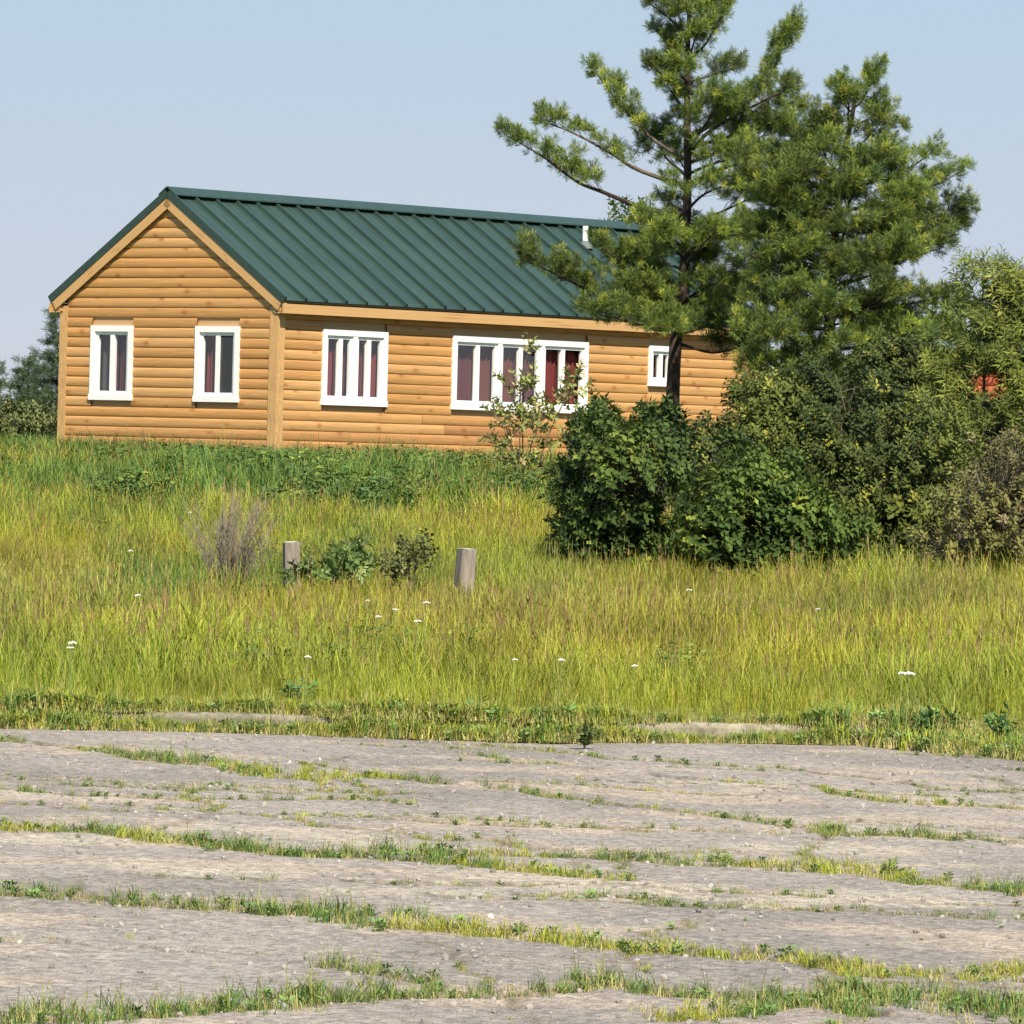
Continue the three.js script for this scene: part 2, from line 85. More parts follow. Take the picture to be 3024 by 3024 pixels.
const shrubPlans = {"darkBush":{"x":1.06,"z":-53,"lobes":[[-0.28,1.57,0.1,0.43,0.3],[-0.42,1.34,0.5,0.3,0.41],[0.03,1.4,0.6,0.61,0.56],[0.53,1.62,0,0.46,0.3],[0.34,1.11,0.6,0.56,0.41],[-0.21,0.94,0.5,0.38,0.25],[-0.58,1.67,0,0.11,0.12],[0.89,1.42,0.2,0.36,0.36],[-0.13,1.83,0,0.18,0.13],[-0.36,1.93,0,0.13,0.13],[0.27,1.92,0,0.18,0.13],[-0.1,0.69,0.6,0.56,0.18],[0.61,0.68,0.6,0.51,0.18],[-0.57,1.03,0.2,0.18,0.3]]},"greenBush":{"x":2.19,"z":-52,"lobes":[[-0.11,1.13,0.3,0.55,0.4],[0.39,1.05,0.3,0.45,0.35],[-0.36,0.88,0.5,0.4,0.22],[0.08,1.44,-0.2,0.35,0.25],[0.69,0.95,0.2,0.35,0.22],[0.1,0.67,0.4,0.55,0.15]]},"mixedBush":{"x":3.65,"z":-54.5,"lobes":[[-0.24,1.82,0,0.52,0.42],[0.18,1.47,0.3,0.52,0.47],[-0.33,1.14,0.4,0.47,0.37],[0.3,1.05,0.5,0.42,0.31],[-0.06,0.78,0.5,0.47,0.21],[0.38,1.84,-0.2,0.31,0.31],[-0.72,1.97,-0.4,0.42,0.31],[-1.09,2.11,-0.5,0.37,0.26],[-0.55,1.55,0.1,0.42,0.31],[0.6,1.37,0.2,0.37,0.37],[-0.86,1.65,-0.1,0.31,0.26],[0.72,0.91,0.3,0.37,0.26],[-1.18,1.75,-0.2,0.29,0.23],[-0.46,2.29,-0.5,0.42,0.31],[-0.11,0.62,0.5,0.57,0.18]]},"yellowBush":{"x":5.19,"z":-61,"lobes":[[-0.06,2.99,0,0.41,0.41],[0.33,2.65,0.2,0.35,0.53],[-0.33,2.28,0.1,0.41,0.35],[0.14,1.94,0.4,0.53,0.35],[-0.4,2.75,-0.2,0.26,0.29],[0.58,3.24,0,0.35,0.47],[-0.07,3.58,-0.2,0.32,0.26],[0.22,3.47,0.1,0.29,0.29],[0.6,2.19,0.2,0.41,0.64],[0.04,1.47,0.4,0.53,0.29]]},"greyBush":{"x":4.62,"z":-52.5,"lobes":[[-0.07,1.14,0.2,0.5,0.55],[0.33,1.3,0,0.45,0.65],[-0.51,0.88,0.3,0.4,0.28]]},"underBrush":{"x":3.82,"z":-62.5,"lobes":[[-1.52,1.57,0,0.48,0.48],[-0.92,1.65,0.2,0.48,0.54],[-0.32,1.66,0,0.54,0.6],[0.33,1.86,0.2,0.6,0.6],[0.92,2.05,0,0.54,0.6],[1.47,1.59,0.2,0.54,0.54],[2.01,1.54,0,0.54,0.72],[-1.81,1.39,0.2,0.36,0.36],[-0.76,2.25,-0.2,0.42,0.3],[0.43,2.52,-0.2,0.48,0.42]]},"sapling":{"x":0.07,"z":-70,"lobes":[[-0.03,2.44,0,0.2,0.34],[0.03,2.88,0,0.09,0.15],[-0.18,1.97,0.1,0.27,0.3],[0.22,2.05,0,0.27,0.27],[0.64,2.43,0.1,0.17,0.23],[-0.11,1.64,0.2,0.27,0.2]]},"lowA":{"x":-1.38,"z":-46.5,"lobes":[[0.02,0.63,0.1,0.14,0.12],[-0.18,0.54,0.1,0.16,0.07],[-0.36,0.51,0.1,0.12,0.06],[0.06,0.72,0,0.06,0.06]]},"lowB":{"x":-0.85,"z":-47,"lobes":[[-0.03,0.66,0,0.14,0.11],[0.04,0.75,0,0.06,0.06],[-0.16,0.56,0.1,0.12,0.06]]},"roofTree":{"x":2.4,"z":-118,"lobes":[[-0.05,6.53,0,0.47,0.4],[-0.43,6.01,0,0.34,0.34],[0.3,6.03,0,0.45,0.45]]},"backTree":{"x":9.2,"z":-115,"lobes":[[-0.18,4.21,0,0.99,0.99],[0.69,4.45,0,0.88,0.88],[-1.16,3.52,0,0.88,0.77],[-3.36,3.46,0,0.99,0.66],[1.37,3.81,0,0.77,0.99]]},"leftBush":{"x":-9.4,"z":-105,"lobes":[[-0.02,1.92,0,0.45,0.36],[0.43,1.93,0,0.3,0.3],[-0.63,2.01,0,0.4,0.4]]}};
// posts [-1.8628124996204722,0.7809770491489983,-0.37617108237784935,0.7783524954097314]
const flowerSpots = [[-0.98,-37.0],[-0.82,-33.51],[-0.76,-35.49],[-0.56,-35.31],[-0.58,-33.29],[0.27,-31.0],[-1.15,-31.0],[2.22,-31.0],[2.18,-31.0],[1.26,-39.88],[-2.41,-35.44],[-3.33,-47.98],[-2.47,-31.0],[-2.48,-31.0],[0.68,-31.0],[0.01,-31.0],[2.01,-36.64],[-3.21,-54.62]];

// ---------------------------------------------------------------- ground, parking lot, kerb
const riseTable = [[30, -.06], [31.6, .0], [32.4, .1], [36, .12], [42, .15], [47, .22], [55, .5], [65, .85], [75, 1.05], [88, 1.16], [100, 1.18], [130, .9], [200, .2], [400, -1]];
const lotZ = x => curve(lotEdge.map(p => [p[0], p[1]]), x);
function groundY(x, z) {
  const D = -z;
  if (D < 29) return -.1;
  const y = curve(riseTable, D) + (D > 33 ? (fbm(x * .25 + 7, z * .25, 3, 5) - .5) * .16 * clamp((D - 33) / 6) : 0);
  return y + step(2.0, 6, x) * step(31, 40, D) * .06;
}
{
  const xs = [], zs = [];
  const grade = (a, b, n) => Array.from({ length: n }, (_, i) => lerp(a, b, i / n));
  xs.push(-900, -400, -150, -60, -30, ...grade(-20, 20, 100), 20, 30, 60, 150, 400, 900);
  zs.push(200, 60, 10, -15, -25, ...grade(-28.5, -34, 22), ...grade(-34, -110, 120), -110, -125, -150, -200, -300, -600, -1500);
  const pos = [], uv = [], idx = [];
  zs.forEach((z, j) => xs.forEach((x, i) => { pos.push(x, groundY(x, z), z); uv.push(x, z); if (i && j) { const a = (j - 1) * xs.length + i - 1, b = a + xs.length; idx.push(a, a + 1, b, a + 1, b + 1, b); } }));
  const t = tex(256, 256, (u, v) => { const n = fbm(u * 24, v * 24, 3, 3) ; return [.36 + n * .2, .34 + n * .22, .14 + n * .12]; });
  const m = new THREE.MeshStandardMaterial({ map: t, roughness: 1, side: THREE.DoubleSide });
  const g = mesh('ground', rawGeo(pos, uv, idx), m); tag(g, 'soil under the rising meadow between kerb and cabin', 'ground', null, 'structure');
}
// crack lines run on past the measured stretch
const cracks = crackLines.map(([k, pts]) => {
  const p = pts.map(q => [...q]);
  const ext = (a, b, n) => { const r = [], dx = (a[0] - b[0]), dz = (a[1] - b[1]), l = Math.hypot(dx, dz) || 1; for (let i = 1; i <= n; i++) r.push([a[0] + dx / l * .6 * i, a[1] + dz / l * .35 * i + (hash(i, Math.round(a[1] * 10), 9) - .5) * .3]); return r; };
  const D = q => Math.abs(q[0]) > -q[1] * .0885;
  if (D(p[0])) p.unshift(...ext(p[0], p[2] || p[1], 5).reverse());
  const e = p[p.length - 1]; if (D(e)) p.push(...ext(e, p[p.length - 3] || p[0], 5));
  return [k, p];
});
{ // hairline cracks between the main ones, short and broken
  const r = rng(33);
  for (let i = 0; i < 34; i++) { let x = (r() * 2 - 1) * 3.2, z = -15.5 - Math.pow(r(), .8) * 15; const n = 3 + Math.floor(r() * 5), dir = r() < .8 ? 1 : 0, p = [[x, z]]; for (let k = 0; k < n; k++) { x += dir ? .2 + r() * .3 : (r() - .5) * .3; z += dir ? (r() - .35) * .28 : .3 + r() * .4; p.push([x, z]); } cracks.push([.1 + r() * .22, p]); }
}
const crackSegs = []; cracks.forEach(([k, p]) => { for (let i = 1; i < p.length; i++) crackSegs.push([p[i - 1][0], p[i - 1][1], p[i][0], p[i][1], k]); });
const wanderX = (x, z) => (noise(x * 4, z * 4, 21) - .5) * .08, wanderZ = (x, z) => (noise(x * 3 + 9, z * 2, 22) - .5) * .16 + (noise(x * 11, z * 5, 23) - .5) * .09;
function crackAt(x, z) { // nearest crack: distance, side, strength
  const wx = x + wanderX(x, z), wz = z + wanderZ(x, z);
  let best = 9, side = 0, k = 0;
  for (const s of crackSegs) {
    if (wx < Math.min(s[0], s[2]) - .6 || wx > Math.max(s[0], s[2]) + .6 || wz < Math.min(s[1], s[3]) - .8 || wz > Math.max(s[1], s[3]) + .8) continue;
    const dx = s[2] - s[0], dz = s[3] - s[1], t = clamp(((wx - s[0]) * dx + (wz - s[1]) * dz) / (dx * dx + dz * dz)), ex = wx - s[0] - dx * t, ez = wz - s[1] - dz * t, d = Math.hypot(ex, ez);
    if (d < best) { best = d; side = ez; k = s[4]; }
  }
  return [best, side, k];
}
function lotY(x, z, c = crackAt(x, z)) {
  let y = (fbm(x * .5, z * .35, 3, 31) - .5) * .03 + (fbm(x * 3, z * 2, 2, 35) - .5) * .012 + (hash(Math.round(x * 25), Math.round(z * 28), 37) - .5) * .004 + (noise(x * 11, z * 9, 38) - .5) * .006;
  const [d, side, k] = c;
  if (d < 1) {
    const heave = .003 + .008 * k;
    y += heave * Math.exp(-d * d / .09) * (side < 0 ? 1.5 : .55);            // slabs lifted along the crack, the far slab more
    y -= (.010 + .014 * Math.min(k, .8)) * Math.exp(-Math.pow(d / (.012 + .022 * k), 2));
  }
  return y;
}
{
  const xs = [-16, -12, -9, -7], zs = [8, 2, -4, -8, -11];
  for (let x = -5; x <= 5.001; x += .04) xs.push(x); xs.push(7, 9, 12, 16);
  for (let t = 0; t <= 1.0001; t += 1 / 560) zs.push(t);
  const pos = [], uv = [], col = [], idx = [], nx = xs.length;
  zs.forEach((zz, j) => xs.forEach((x, i) => {
    let z = zz;
    if (j >= 5) z = lerp(-13.5, lotZ(x) - .12 - (fbm(x * 2.5, 3, 3, 44) - .5) * .35, zz);
    const c = Math.abs(x) <= 5.01 && z < -12 ? crackAt(x, z) : [9, 0, 0];
    pos.push(x, Math.abs(x) > 5.01 || z > -12 ? 0 : lotY(x, z, c), z); uv.push(x, z);
    // worn asphalt: grey-tan with sandy patches, darker damp soil in the joints
    let cc = mix3([.44, .385, .328], [.35, .306, .262], step(.35, .7, fbm(x * .9, z * .5, 4, 51)));
    cc = mix3(cc, [.58, .475, .355], step(.52, .72, fbm(x * 1.1 + 4, z * 1.9, 4, 57)) * .75);
    for (const [a, b] of paleStreaks) {
      const dx = b[0] - a[0], dz = b[1] - a[1], t = clamp(((x - a[0]) * dx + (z - a[1]) * dz) / (dx * dx + dz * dz)), e = Math.hypot(x - a[0] - dx * t, (z - a[1] - dz * t) * .8);
      if (e < .5) cc = mix3(cc, [.60, .52, .40], step(.42, .62, fbm(x * 5, z * 3, 3, 61) * .75 + .38 * (1 - e / .3)) * .8);
    }
    const soil = Math.exp(-Math.pow(c[0] / (.02 + .06 * c[2]), 2)); cc = mix3(cc, [.20, .155, .09], step(.42, .62, soil * .75 + (fbm(x * 16, z * 9, 3, 66) - .5) * .8) * .7);
    const hv = hash(i, j, 71), g = (.80 + .34 * fbm(x * 14, z * 7, 3, 70)) * (hv > .95 ? 1.16 : hv < .08 ? .86 : .96 + .1 * hv); col.push(cc[0] * g, cc[1] * g, cc[2] * g);
    if (i && j) { const a = (j - 1) * nx + i - 1, b = a + nx; idx.push(a, a + 1, b, a + 1, b + 1, b); }
  }));
  const spk = tex(512, 512, (u, v, i, j) => { const h = hash(i >> 1, j >> 1, 7), n = fbm(u * 40, v * 40, 2, 8); let g = .62 + n * .4; if (h > .9) g += .22; if (h < .12) g -= .2; return [g, g * .99, g * .975]; });
  const bmp = tex(512, 512, (u, v, i, j) => { const g = hash(i >> 2, j >> 2, 17) * .5 + fbm(u * 60, v * 60, 2, 18) * .5; return [g, g, g]; }, false);
  const m = new THREE.MeshStandardMaterial({ vertexColors: true, map: spk, bumpMap: bmp, bumpScale: .006, roughness: .95, side: THREE.DoubleSide });
  const lot = mesh('parking_lot', rawGeo(pos, uv, idx, col), m); tag(lot, 'cracked grey asphalt lot with sandy worn patches', 'asphalt', null, 'structure');
}
// loose pale stones on the asphalt
{
  const r = rng(77), list = [], c = new THREE.IcosahedronGeometry(1, 0);
  for (let i = 0; i < 13000; i++) { const z = -14 - r() * 18, x = (r() * 2 - 1) * (1 + -z * .12), q = new THREE.Quaternion().setFromEuler(new THREE.Euler(r() * 6, r() * 6, r() * 6)), s = .0028 + Math.pow(r(), 6) * .011, near = crackAt(x, z)[0] < .25; if (!near && r() < .55 && fbm(x * .8, z * .6, 2, 81) < .5) continue; const w = r() < .02 ? .85 : .28 + r() * .3; if (Math.abs(x) < 5 && z > lotZ(x)) list.push({ p: V(x, lotY(x, z) + s * .3, z), q, s: [s * 1.3, s * .8, s], c: [.62 * w, .57 * w, .5 * w] }); }
  tag(instanced('gravel', c, mat(1, 1, 1, .9), list), 'loose pale gravel scattered over the cracked asphalt', 'gravel');
}
// concrete kerb, block by block
const concrete = (() => { const t = tex(256, 256, (u, v) => { const n = fbm(u * 24, v * 24, 4, 91), m = step(.5, .75, fbm(u * 14, v * 14, 3, 95)); const g = .62 + n * .3 - m * .16; return [g, g * .97, g * .88]; }); const a = []; for (const k of [1, .88, .76]) a.push(mat(.52 * k, .50 * k, .45 * k, .95, { map: t })); return a; })();
{
  const k = thing('kerb', 'weathered concrete kerb along the far edge of the lot', 'kerb', [0, 0, 0]); k.userData.kind = 'structure';
  const kz = x => curve(kerbLine, x), r = rng(5);
  for (let x = -4.6; x < 2.05;) {
    const len = 1.15 + r() * .2, x1 = Math.min(x + len, 2.1), z0 = kz(x), z1 = kz(x1);
    const b = mesh('kerb_block', roundTop(Math.hypot(x1 - x, z1 - z0) - .015, .24, .14), concrete[Math.floor(r() * 3)], k);
    b.position.set(x, .105 + (r() - .5) * .02, z0); b.rotation.y = -Math.atan2(z1 - z0, x1 - x) + (r() - .5) * .01; b.rotation.x = (r() - .5) * .05; x = x1;
  }
}
function roundTop(len, h, d) { // kerb block, top front edge rounded
  const s = new THREE.Shape(); s.moveTo(0, -h); s.lineTo(d, -h); s.lineTo(d, 0); s.lineTo(.035, 0); s.quadraticCurveTo(.005, 0, 0, -.03); s.closePath();
  const g = new THREE.ExtrudeGeometry(s, { depth: len, bevelEnabled: false, curveSegments: 4 }); g.rotateY(Math.PI / 2); return g;
}

// ---------------------------------------------------------------- log-sided cabin
const woodMap = tex(1024, 256, (u, v) => {
  const w = fbm(u * 5, v * 22, 4, 101), gr = fbm(u * 9, v * 120 + w * 6, 3, 105); let k = 0;
  for (let i = 0; i < 6; i++) { const ku = hash(i, 1, 3), kv = hash(i, 2, 3), du = Math.min(Math.abs(u - ku), 1 - Math.abs(u - ku)) * 60, dv = (v - kv) * 17, d = Math.hypot(du * .8, dv); k = Math.max(k, Math.exp(-d * d * 1.2)); }
  const g = .88 + (gr - .5) * .2 + (w - .5) * .14; return [g * (1 - k * .15), g * (.99 - k * .24), g * (.97 - k * .3)];
});
const woodTone = (k, r = 1, g = 1, b = 1) => mat(.66 * k * r, .365 * k * g, .13 * k * b, .6, { map: woodMap });
const boardMats = [woodTone(1), woodTone(.95, 1, .97, .9), woodTone(1.05, 1, 1.03, 1.1), woodTone(.9, 1, .95, .88), woodTone(1, 1.0, .94, .85)];
const weatheredMats = [woodTone(.88, 1, .93, .95), woodTone(.8, 1, .9, .95), woodTone(.95, 1, .96, .95)];
const trimMat = mat(.70, .43, .18, .6, { map: woodMap });
const white = mat(.80, .80, .78, .45), soffitMat = mat(.66, .365, .13, .7, { map: woodMap });
const glass = new THREE.MeshPhysicalMaterial({ transmission: 1, thickness: 0, roughness: .03, ior: 1.5, side: THREE.DoubleSide });
const CH = .165;
const house = thing('log_cabin', 'long orange log-sided cabin with green metal roof on the rise', 'cabin', [-3.912, 1.12, -90]);
house.rotation.y = .8722;
const W = 4.885, L = 12.75, EO = .232, RO = .105, HE = 2.872, HR = 4.64, WT = 2.445, WB = 1.2;
const slope = (HR - HE) / (W / 2 + EO), pitch = Math.atan(slope), roofAt = z => HE + slope * (z > -W / 2 ? EO - z : W + EO + z);
// one half-round log board from x0 to x1 (ends may slant), course height CH, y from y0; flat back at z = 0
const PROF = [[0, .004], [.020, .001], [.030, .018], [.036, .050], [.038, .085], [.035, .120], [.028, .148], [.019, .163], [0, .161]];
function logBoard(a0, a1, b0, b1, off, ht = CH) { // a: start x at bottom/top, b: end x at bottom/top
  const pos = [], uv = [], idx = [], n = PROF.length;
  for (const e of [0, 1]) for (const [d, y] of PROF) { const t = y / CH, x = e ? lerp(b0, b1, t) : lerp(a0, a1, t); pos.push(x, Math.min(y, ht), d); uv.push((x + off) / 3.2, y / .7 + off * .37); }
  for (let i = 0; i < n - 1; i++) idx.push(i, i + n, i + 1, i + 1, i + n, i + n + 1);
  for (const e of [0, 1]) { const s = e * n; for (let i = 1; i < n - 1; i++) e ? idx.push(s, s + i, s + i + 1) : idx.push(s, s + i + 1, s + i); }
  return rawGeo(pos, uv, idx);
}
function wallWithHoles(outline, holes, depth) { const s = new THREE.Shape(outline.map(p => new THREE.Vector2(...p))); for (const [x0, x1, y0, y1] of holes) s.holes.push(new THREE.Path([[x0, y0], [x0, y1], [x1, y1], [x1, y0]].map(p => new THREE.Vector2(...p)))); const g = new THREE.ExtrudeGeometry(s, { depth, bevelEnabled: false }); g.translate(0, 0, -depth); return g; }
const longWins = [[1.056, 2.662, WB, WT, 2], [4.325, 7.926, WB, WT, 3], [9.616, 10.33, 1.73, WT, 1]];
const gableWins = [[.707, 1.679, WB, WT, 1], [3.107, 4.095, WB, WT, 1]];          // measured along the gable from its left corner
const sides = {
  long: (() => { const g = new THREE.Group(); g.name = 'long_wall'; house.add(g); return g; })(),
  gable: (() => { const g = new THREE.Group(); g.name = 'gable_wall'; g.position.set(0, 0, -W); g.rotation.y = -Math.PI / 2; house.add(g); return g; })(),
};
// gable group: its local x runs from the left corner to the near corner, z points outward (-X of the house)
const inset = .05, wallMat = mat(.45, .28, .13, .8);
mesh('sheathing', wallWithHoles([[0.003, 0], [L, 0], [L, HE - .15], [.003, HE - .15]], longWins.map(w => [w[0] + inset, w[1] - inset, w[2] + inset, w[3] - inset]), .1), wallMat, sides.long);
mesh('sheathing', wallWithHoles([[.1, 0], [W - .1, 0], [W - .1, HE - .04], [W / 2, HR - .16], [.1, HE - .04]], gableWins.map(w => [w[0] + inset, w[1] - inset, w[2] + inset, w[3] - inset]), .1), wallMat, sides.gable);
const rB = rng(11);
function courses(parent, x0, x1, yTop, wins, slant) {
  const y0 = .1;
  for (let k = 0; k < 40; k++) {
    const y = y0 + k * CH; if (y + .02 > yTop) break;
    let a0 = x0, a1 = x0, b0 = x1, b1 = x1;
    if (slant) { const cut = yy => Math.max(0, (yy - (HE - .03)) / slope - EO + .015); a0 = Math.max(x0, cut(y)); a1 = Math.max(x0, cut(y + CH)); b0 = Math.min(x1, W - cut(y)); b1 = Math.min(x1, W - cut(y + CH)); if (b0 - a0 < .05) break; if (b1 < a1) a1 = b1 = (a1 + b1) / 2; }
    const cuts = wins.filter(w => y + CH > w[2] + .012 && y < w[3] - .012).map(w => [w[0] + .015, w[1] - .015]);
    let segs = [[a0, a1, b0, b1]];
    for (const [c0, c1] of cuts) { const s = segs.pop(); segs.push([s[0], s[1], c0, c0], [c1, c1, s[2], s[3]]); }
    // butt joints in long runs
    segs = segs.flatMap(s => { const len = s[2] - s[0]; if (len < 4.95) return [s]; const n = Math.ceil(len / 5), r = []; let p = s; for (let q = 1; q < n; q++) { const j = s[0] + len * (q + (rB() - .5) * .5) / n; r.push([p[0], p[1], j - .003, j - .003]); p = [j + .003, j + .003, p[2], p[3]]; } r.push(p); return r; });
    for (const s of segs) {
      const low = y < 1.05 && rB() < .5;
      const m = mesh('log_board', logBoard(...s, rB() * 9, Math.min(CH, yTop - y)), (low ? weatheredMats : boardMats)[Math.floor(rB() * (low ? 3 : 5))], parent); m.position.set(0, y, .002 + rB() * .004);
    }
  }
}
courses(sides.long, .13, L - .1, HE - .17, longWins, false);
courses(sides.gable, .14, W - .13, 9, gableWins, true);
// corner boards
mesh('corner_board', box(-.05, .125, .02, HE - .17, .006, .055), trimMat, sides.long);
mesh('corner_board', box(L - .1, L + .02, .02, HE - .17, .006, .055), trimMat, sides.long);
mesh('corner_board', box(W - .125, W + .003, .02, HE - .10, .006, .052), trimMat, sides.gable);
mesh('corner_board', box(-.03, .135, .02, HE - .10, .006, .052), trimMat, sides.gable);
mesh('foundation', box(.03, L - .03, -.9, .1, -W + .03, -.03), mat(.3, .29, .27, .95), house);
mesh('back_wall', box(0, L, 0, HE - .1, -W, -W + .1), wallMat, house);
mesh('end_wall', box(L - .1, L, 0, HE - .1, -W + .1, -.1), wallMat, house);
mesh('end_wall', wallWithHoles([[0, HE - .1], [W, HE - .1], [W / 2, HR - .16]], [], .1).rotateY(Math.PI / 2).translate(L, 0, 0), wallMat, house);
mesh('floor', box(.1, L - .1, .25, .3, -W + .1, -.1), mat(.25, .17, .1, .7), house);
mesh('ceiling', box(.1, L - .1, HE - .22, HE - .18, -W + .1, -.1), mat(.6, .5, .38, .8), house);
mesh('partition', box(3.4, 3.5, .3, HE - .22, -W + .1, -1.2), mat(.5, .36, .2, .8), house);
// windows
const curtainMats = [mat(.15, .022, .024, .9), mat(.075, .012, .014, .9), mat(.11, .025, .014, .9)], darkCurtain = mat(.055, .05, .05, .9), screenMat = mat(.05, .055, .06, .8, { transparent: true, opacity: .55 });
function curtain(x0, x1, y0, y1, z, m, parent, seed) {
  const r = rng(seed), n = Math.max(8, Math.round((x1 - x0) / .012)), pos = [], uv = [], idx = [], ph = r() * 6, f = 48 + r() * 20;
  for (let j = 0; j <= 4; j++) for (let i = 0; i <= n; i++) { const x = lerp(x0, x1, i / n), y = lerp(y0, y1, j / 4); pos.push(x + Math.sin(j * 1.1 + ph) * .008, y, z + Math.sin(x * f + ph + j * .15) * .022 + Math.sin(x * f * .37 + ph) * .012); uv.push(x, y); if (i && j) { const a = (j - 1) * (n + 1) + i - 1, b = a + n + 1; idx.push(a, a + 1, b, a + 1, b + 1, b); } }
  mesh('curtain', rawGeo(pos, uv, idx), m, parent);
}
function windowUnit(parent, [x0, x1, y0, y1, units], seed, style) {
  const w = new THREE.Group(); w.name = 'window'; w.position.copy(parent.position); w.rotation.copy(parent.rotation); house.add(w);
  const c = .1, z1 = .066, bar = (a, b, d, e, p = z1, q = -.03) => box(a, b, d, e, q, p);
  mesh('casing', mergeGeometries([bar(x0, x1, y1 - c, y1), bar(x0 - .012, x1 + .012, y0, y0 + c, z1 + .012), bar(x0, x0 + c, y0 + c, y1 - c), bar(x1 - c, x1, y0 + c, y1 - c)]), white, w);
  const ix0 = x0 + c, ix1 = x1 - c, uw = (ix1 - ix0) / units, s = .055;
  for (let k = 0; k < units; k++) {
    const a = ix0 + uw * k, b = a + uw, mx = (a + b) / 2 + (style === 'gable' ? .0 : .01), yb = y0 + c, yt = y1 - c, g = [];
    if (k) mesh('mullion', bar(a - .055, a + .055, yb, yt, .06), white, w);
    const l = a + (k ? .055 : 0), r = b - (k < units - 1 ? .055 : 0);
    g.push(bar(l, r, yt - s, yt, .03), bar(l, r, yb, yb + s, .03), bar(l, l + s, yb + s, yt - s, .03), bar(r - s, r, yb + s, yt - s, .03), bar(mx - .048, mx + .048, yb + s, yt - s, .035));
    mesh('sash', mergeGeometries(g), white, w);
    mesh('glass_pane', box(l + s, mx - .048, yb + s, yt - s, -.012, -.009), glass, w);
    mesh('glass_pane', box(mx + .048, r - s, yb + s, yt - s, .004, .007), glass, w);
    const zc = -.14, lo = y0 + .02, hi = y1 - .02;
    if (style === 'gable') {
      if (seed === 1) { curtain(l + .02, l + .22, lo, hi, zc, darkCurtain, w, 3); curtain(mx + .02, r + .02, lo, hi, zc, curtainMats[1], w, 4); curtain(mx - .16, mx - .02, lo, hi, zc, curtainMats[1], w, 6); }
      else { curtain(l - .02, mx + .0, lo, hi, zc, curtainMats[0], w, 5); mesh('insect_screen', box(mx + .048, r - s, yb + s, yt - s, .018, .019), screenMat, w); }
    } else { curtain(l - .02, mx - .02, lo, hi, zc, curtainMats[(seed + k) % 3], w, seed * 10 + k); curtain(mx + .0, r + .02, lo, hi, zc - .01, curtainMats[(seed + k * 2 + 1) % 3], w, seed * 10 + k + 5); }
  }
}
gableWins.forEach((w, i) => windowUnit(sides.gable, w, i + 1, 'gable'));
longWins.forEach((w, i) => windowUnit(sides.long, w, i + 3, 'long'));
// roof: one mesh per metal panel with its standing seam
const roof = new THREE.Group(); roof.name = 'roof'; house.add(roof);
const roofMap = tex(512, 512, (u, v) => { const a = fbm(u * 40, v * 3, 3, 501), b = fbm(u * 7, v * 7, 3, 507), g = .80 + a * .16 + b * .16; return [g, g, g]; });
const roofMats = [[.027, .058, .045], [.030, .062, .048], [.025, .054, .042]].map(c => mat(...c, .48, { map: roofMap }));
const PW = .497, slopeLen = (W / 2 + EO) / Math.cos(pitch);
function panelGeo(w, off = 0) { // across x, down +z from the ridge, with a rib on the left edge
  const p = [[0, 0], [.006, .058], [.034, .058], [.041, .002], [w * .36, .0], [w * .38, .006], [w * .4, 0], [w * .68, 0], [w * .7, .006], [w * .72, 0], [w, 0]], pos = [], uv = [], idx = [];
  for (const z of [0, slopeLen]) for (const [x, y] of p) { pos.push(x, y, z); uv.push(x / 3 + off, z / 3.3); }
  const n = p.length; for (let i = 0; i < n - 1; i++) idx.push(i, i + n, i + 1, i + 1, i + n, i + n + 1);
  const g = rawGeo(pos, uv, idx).toNonIndexed(); g.computeVertexNormals(); return g;
}
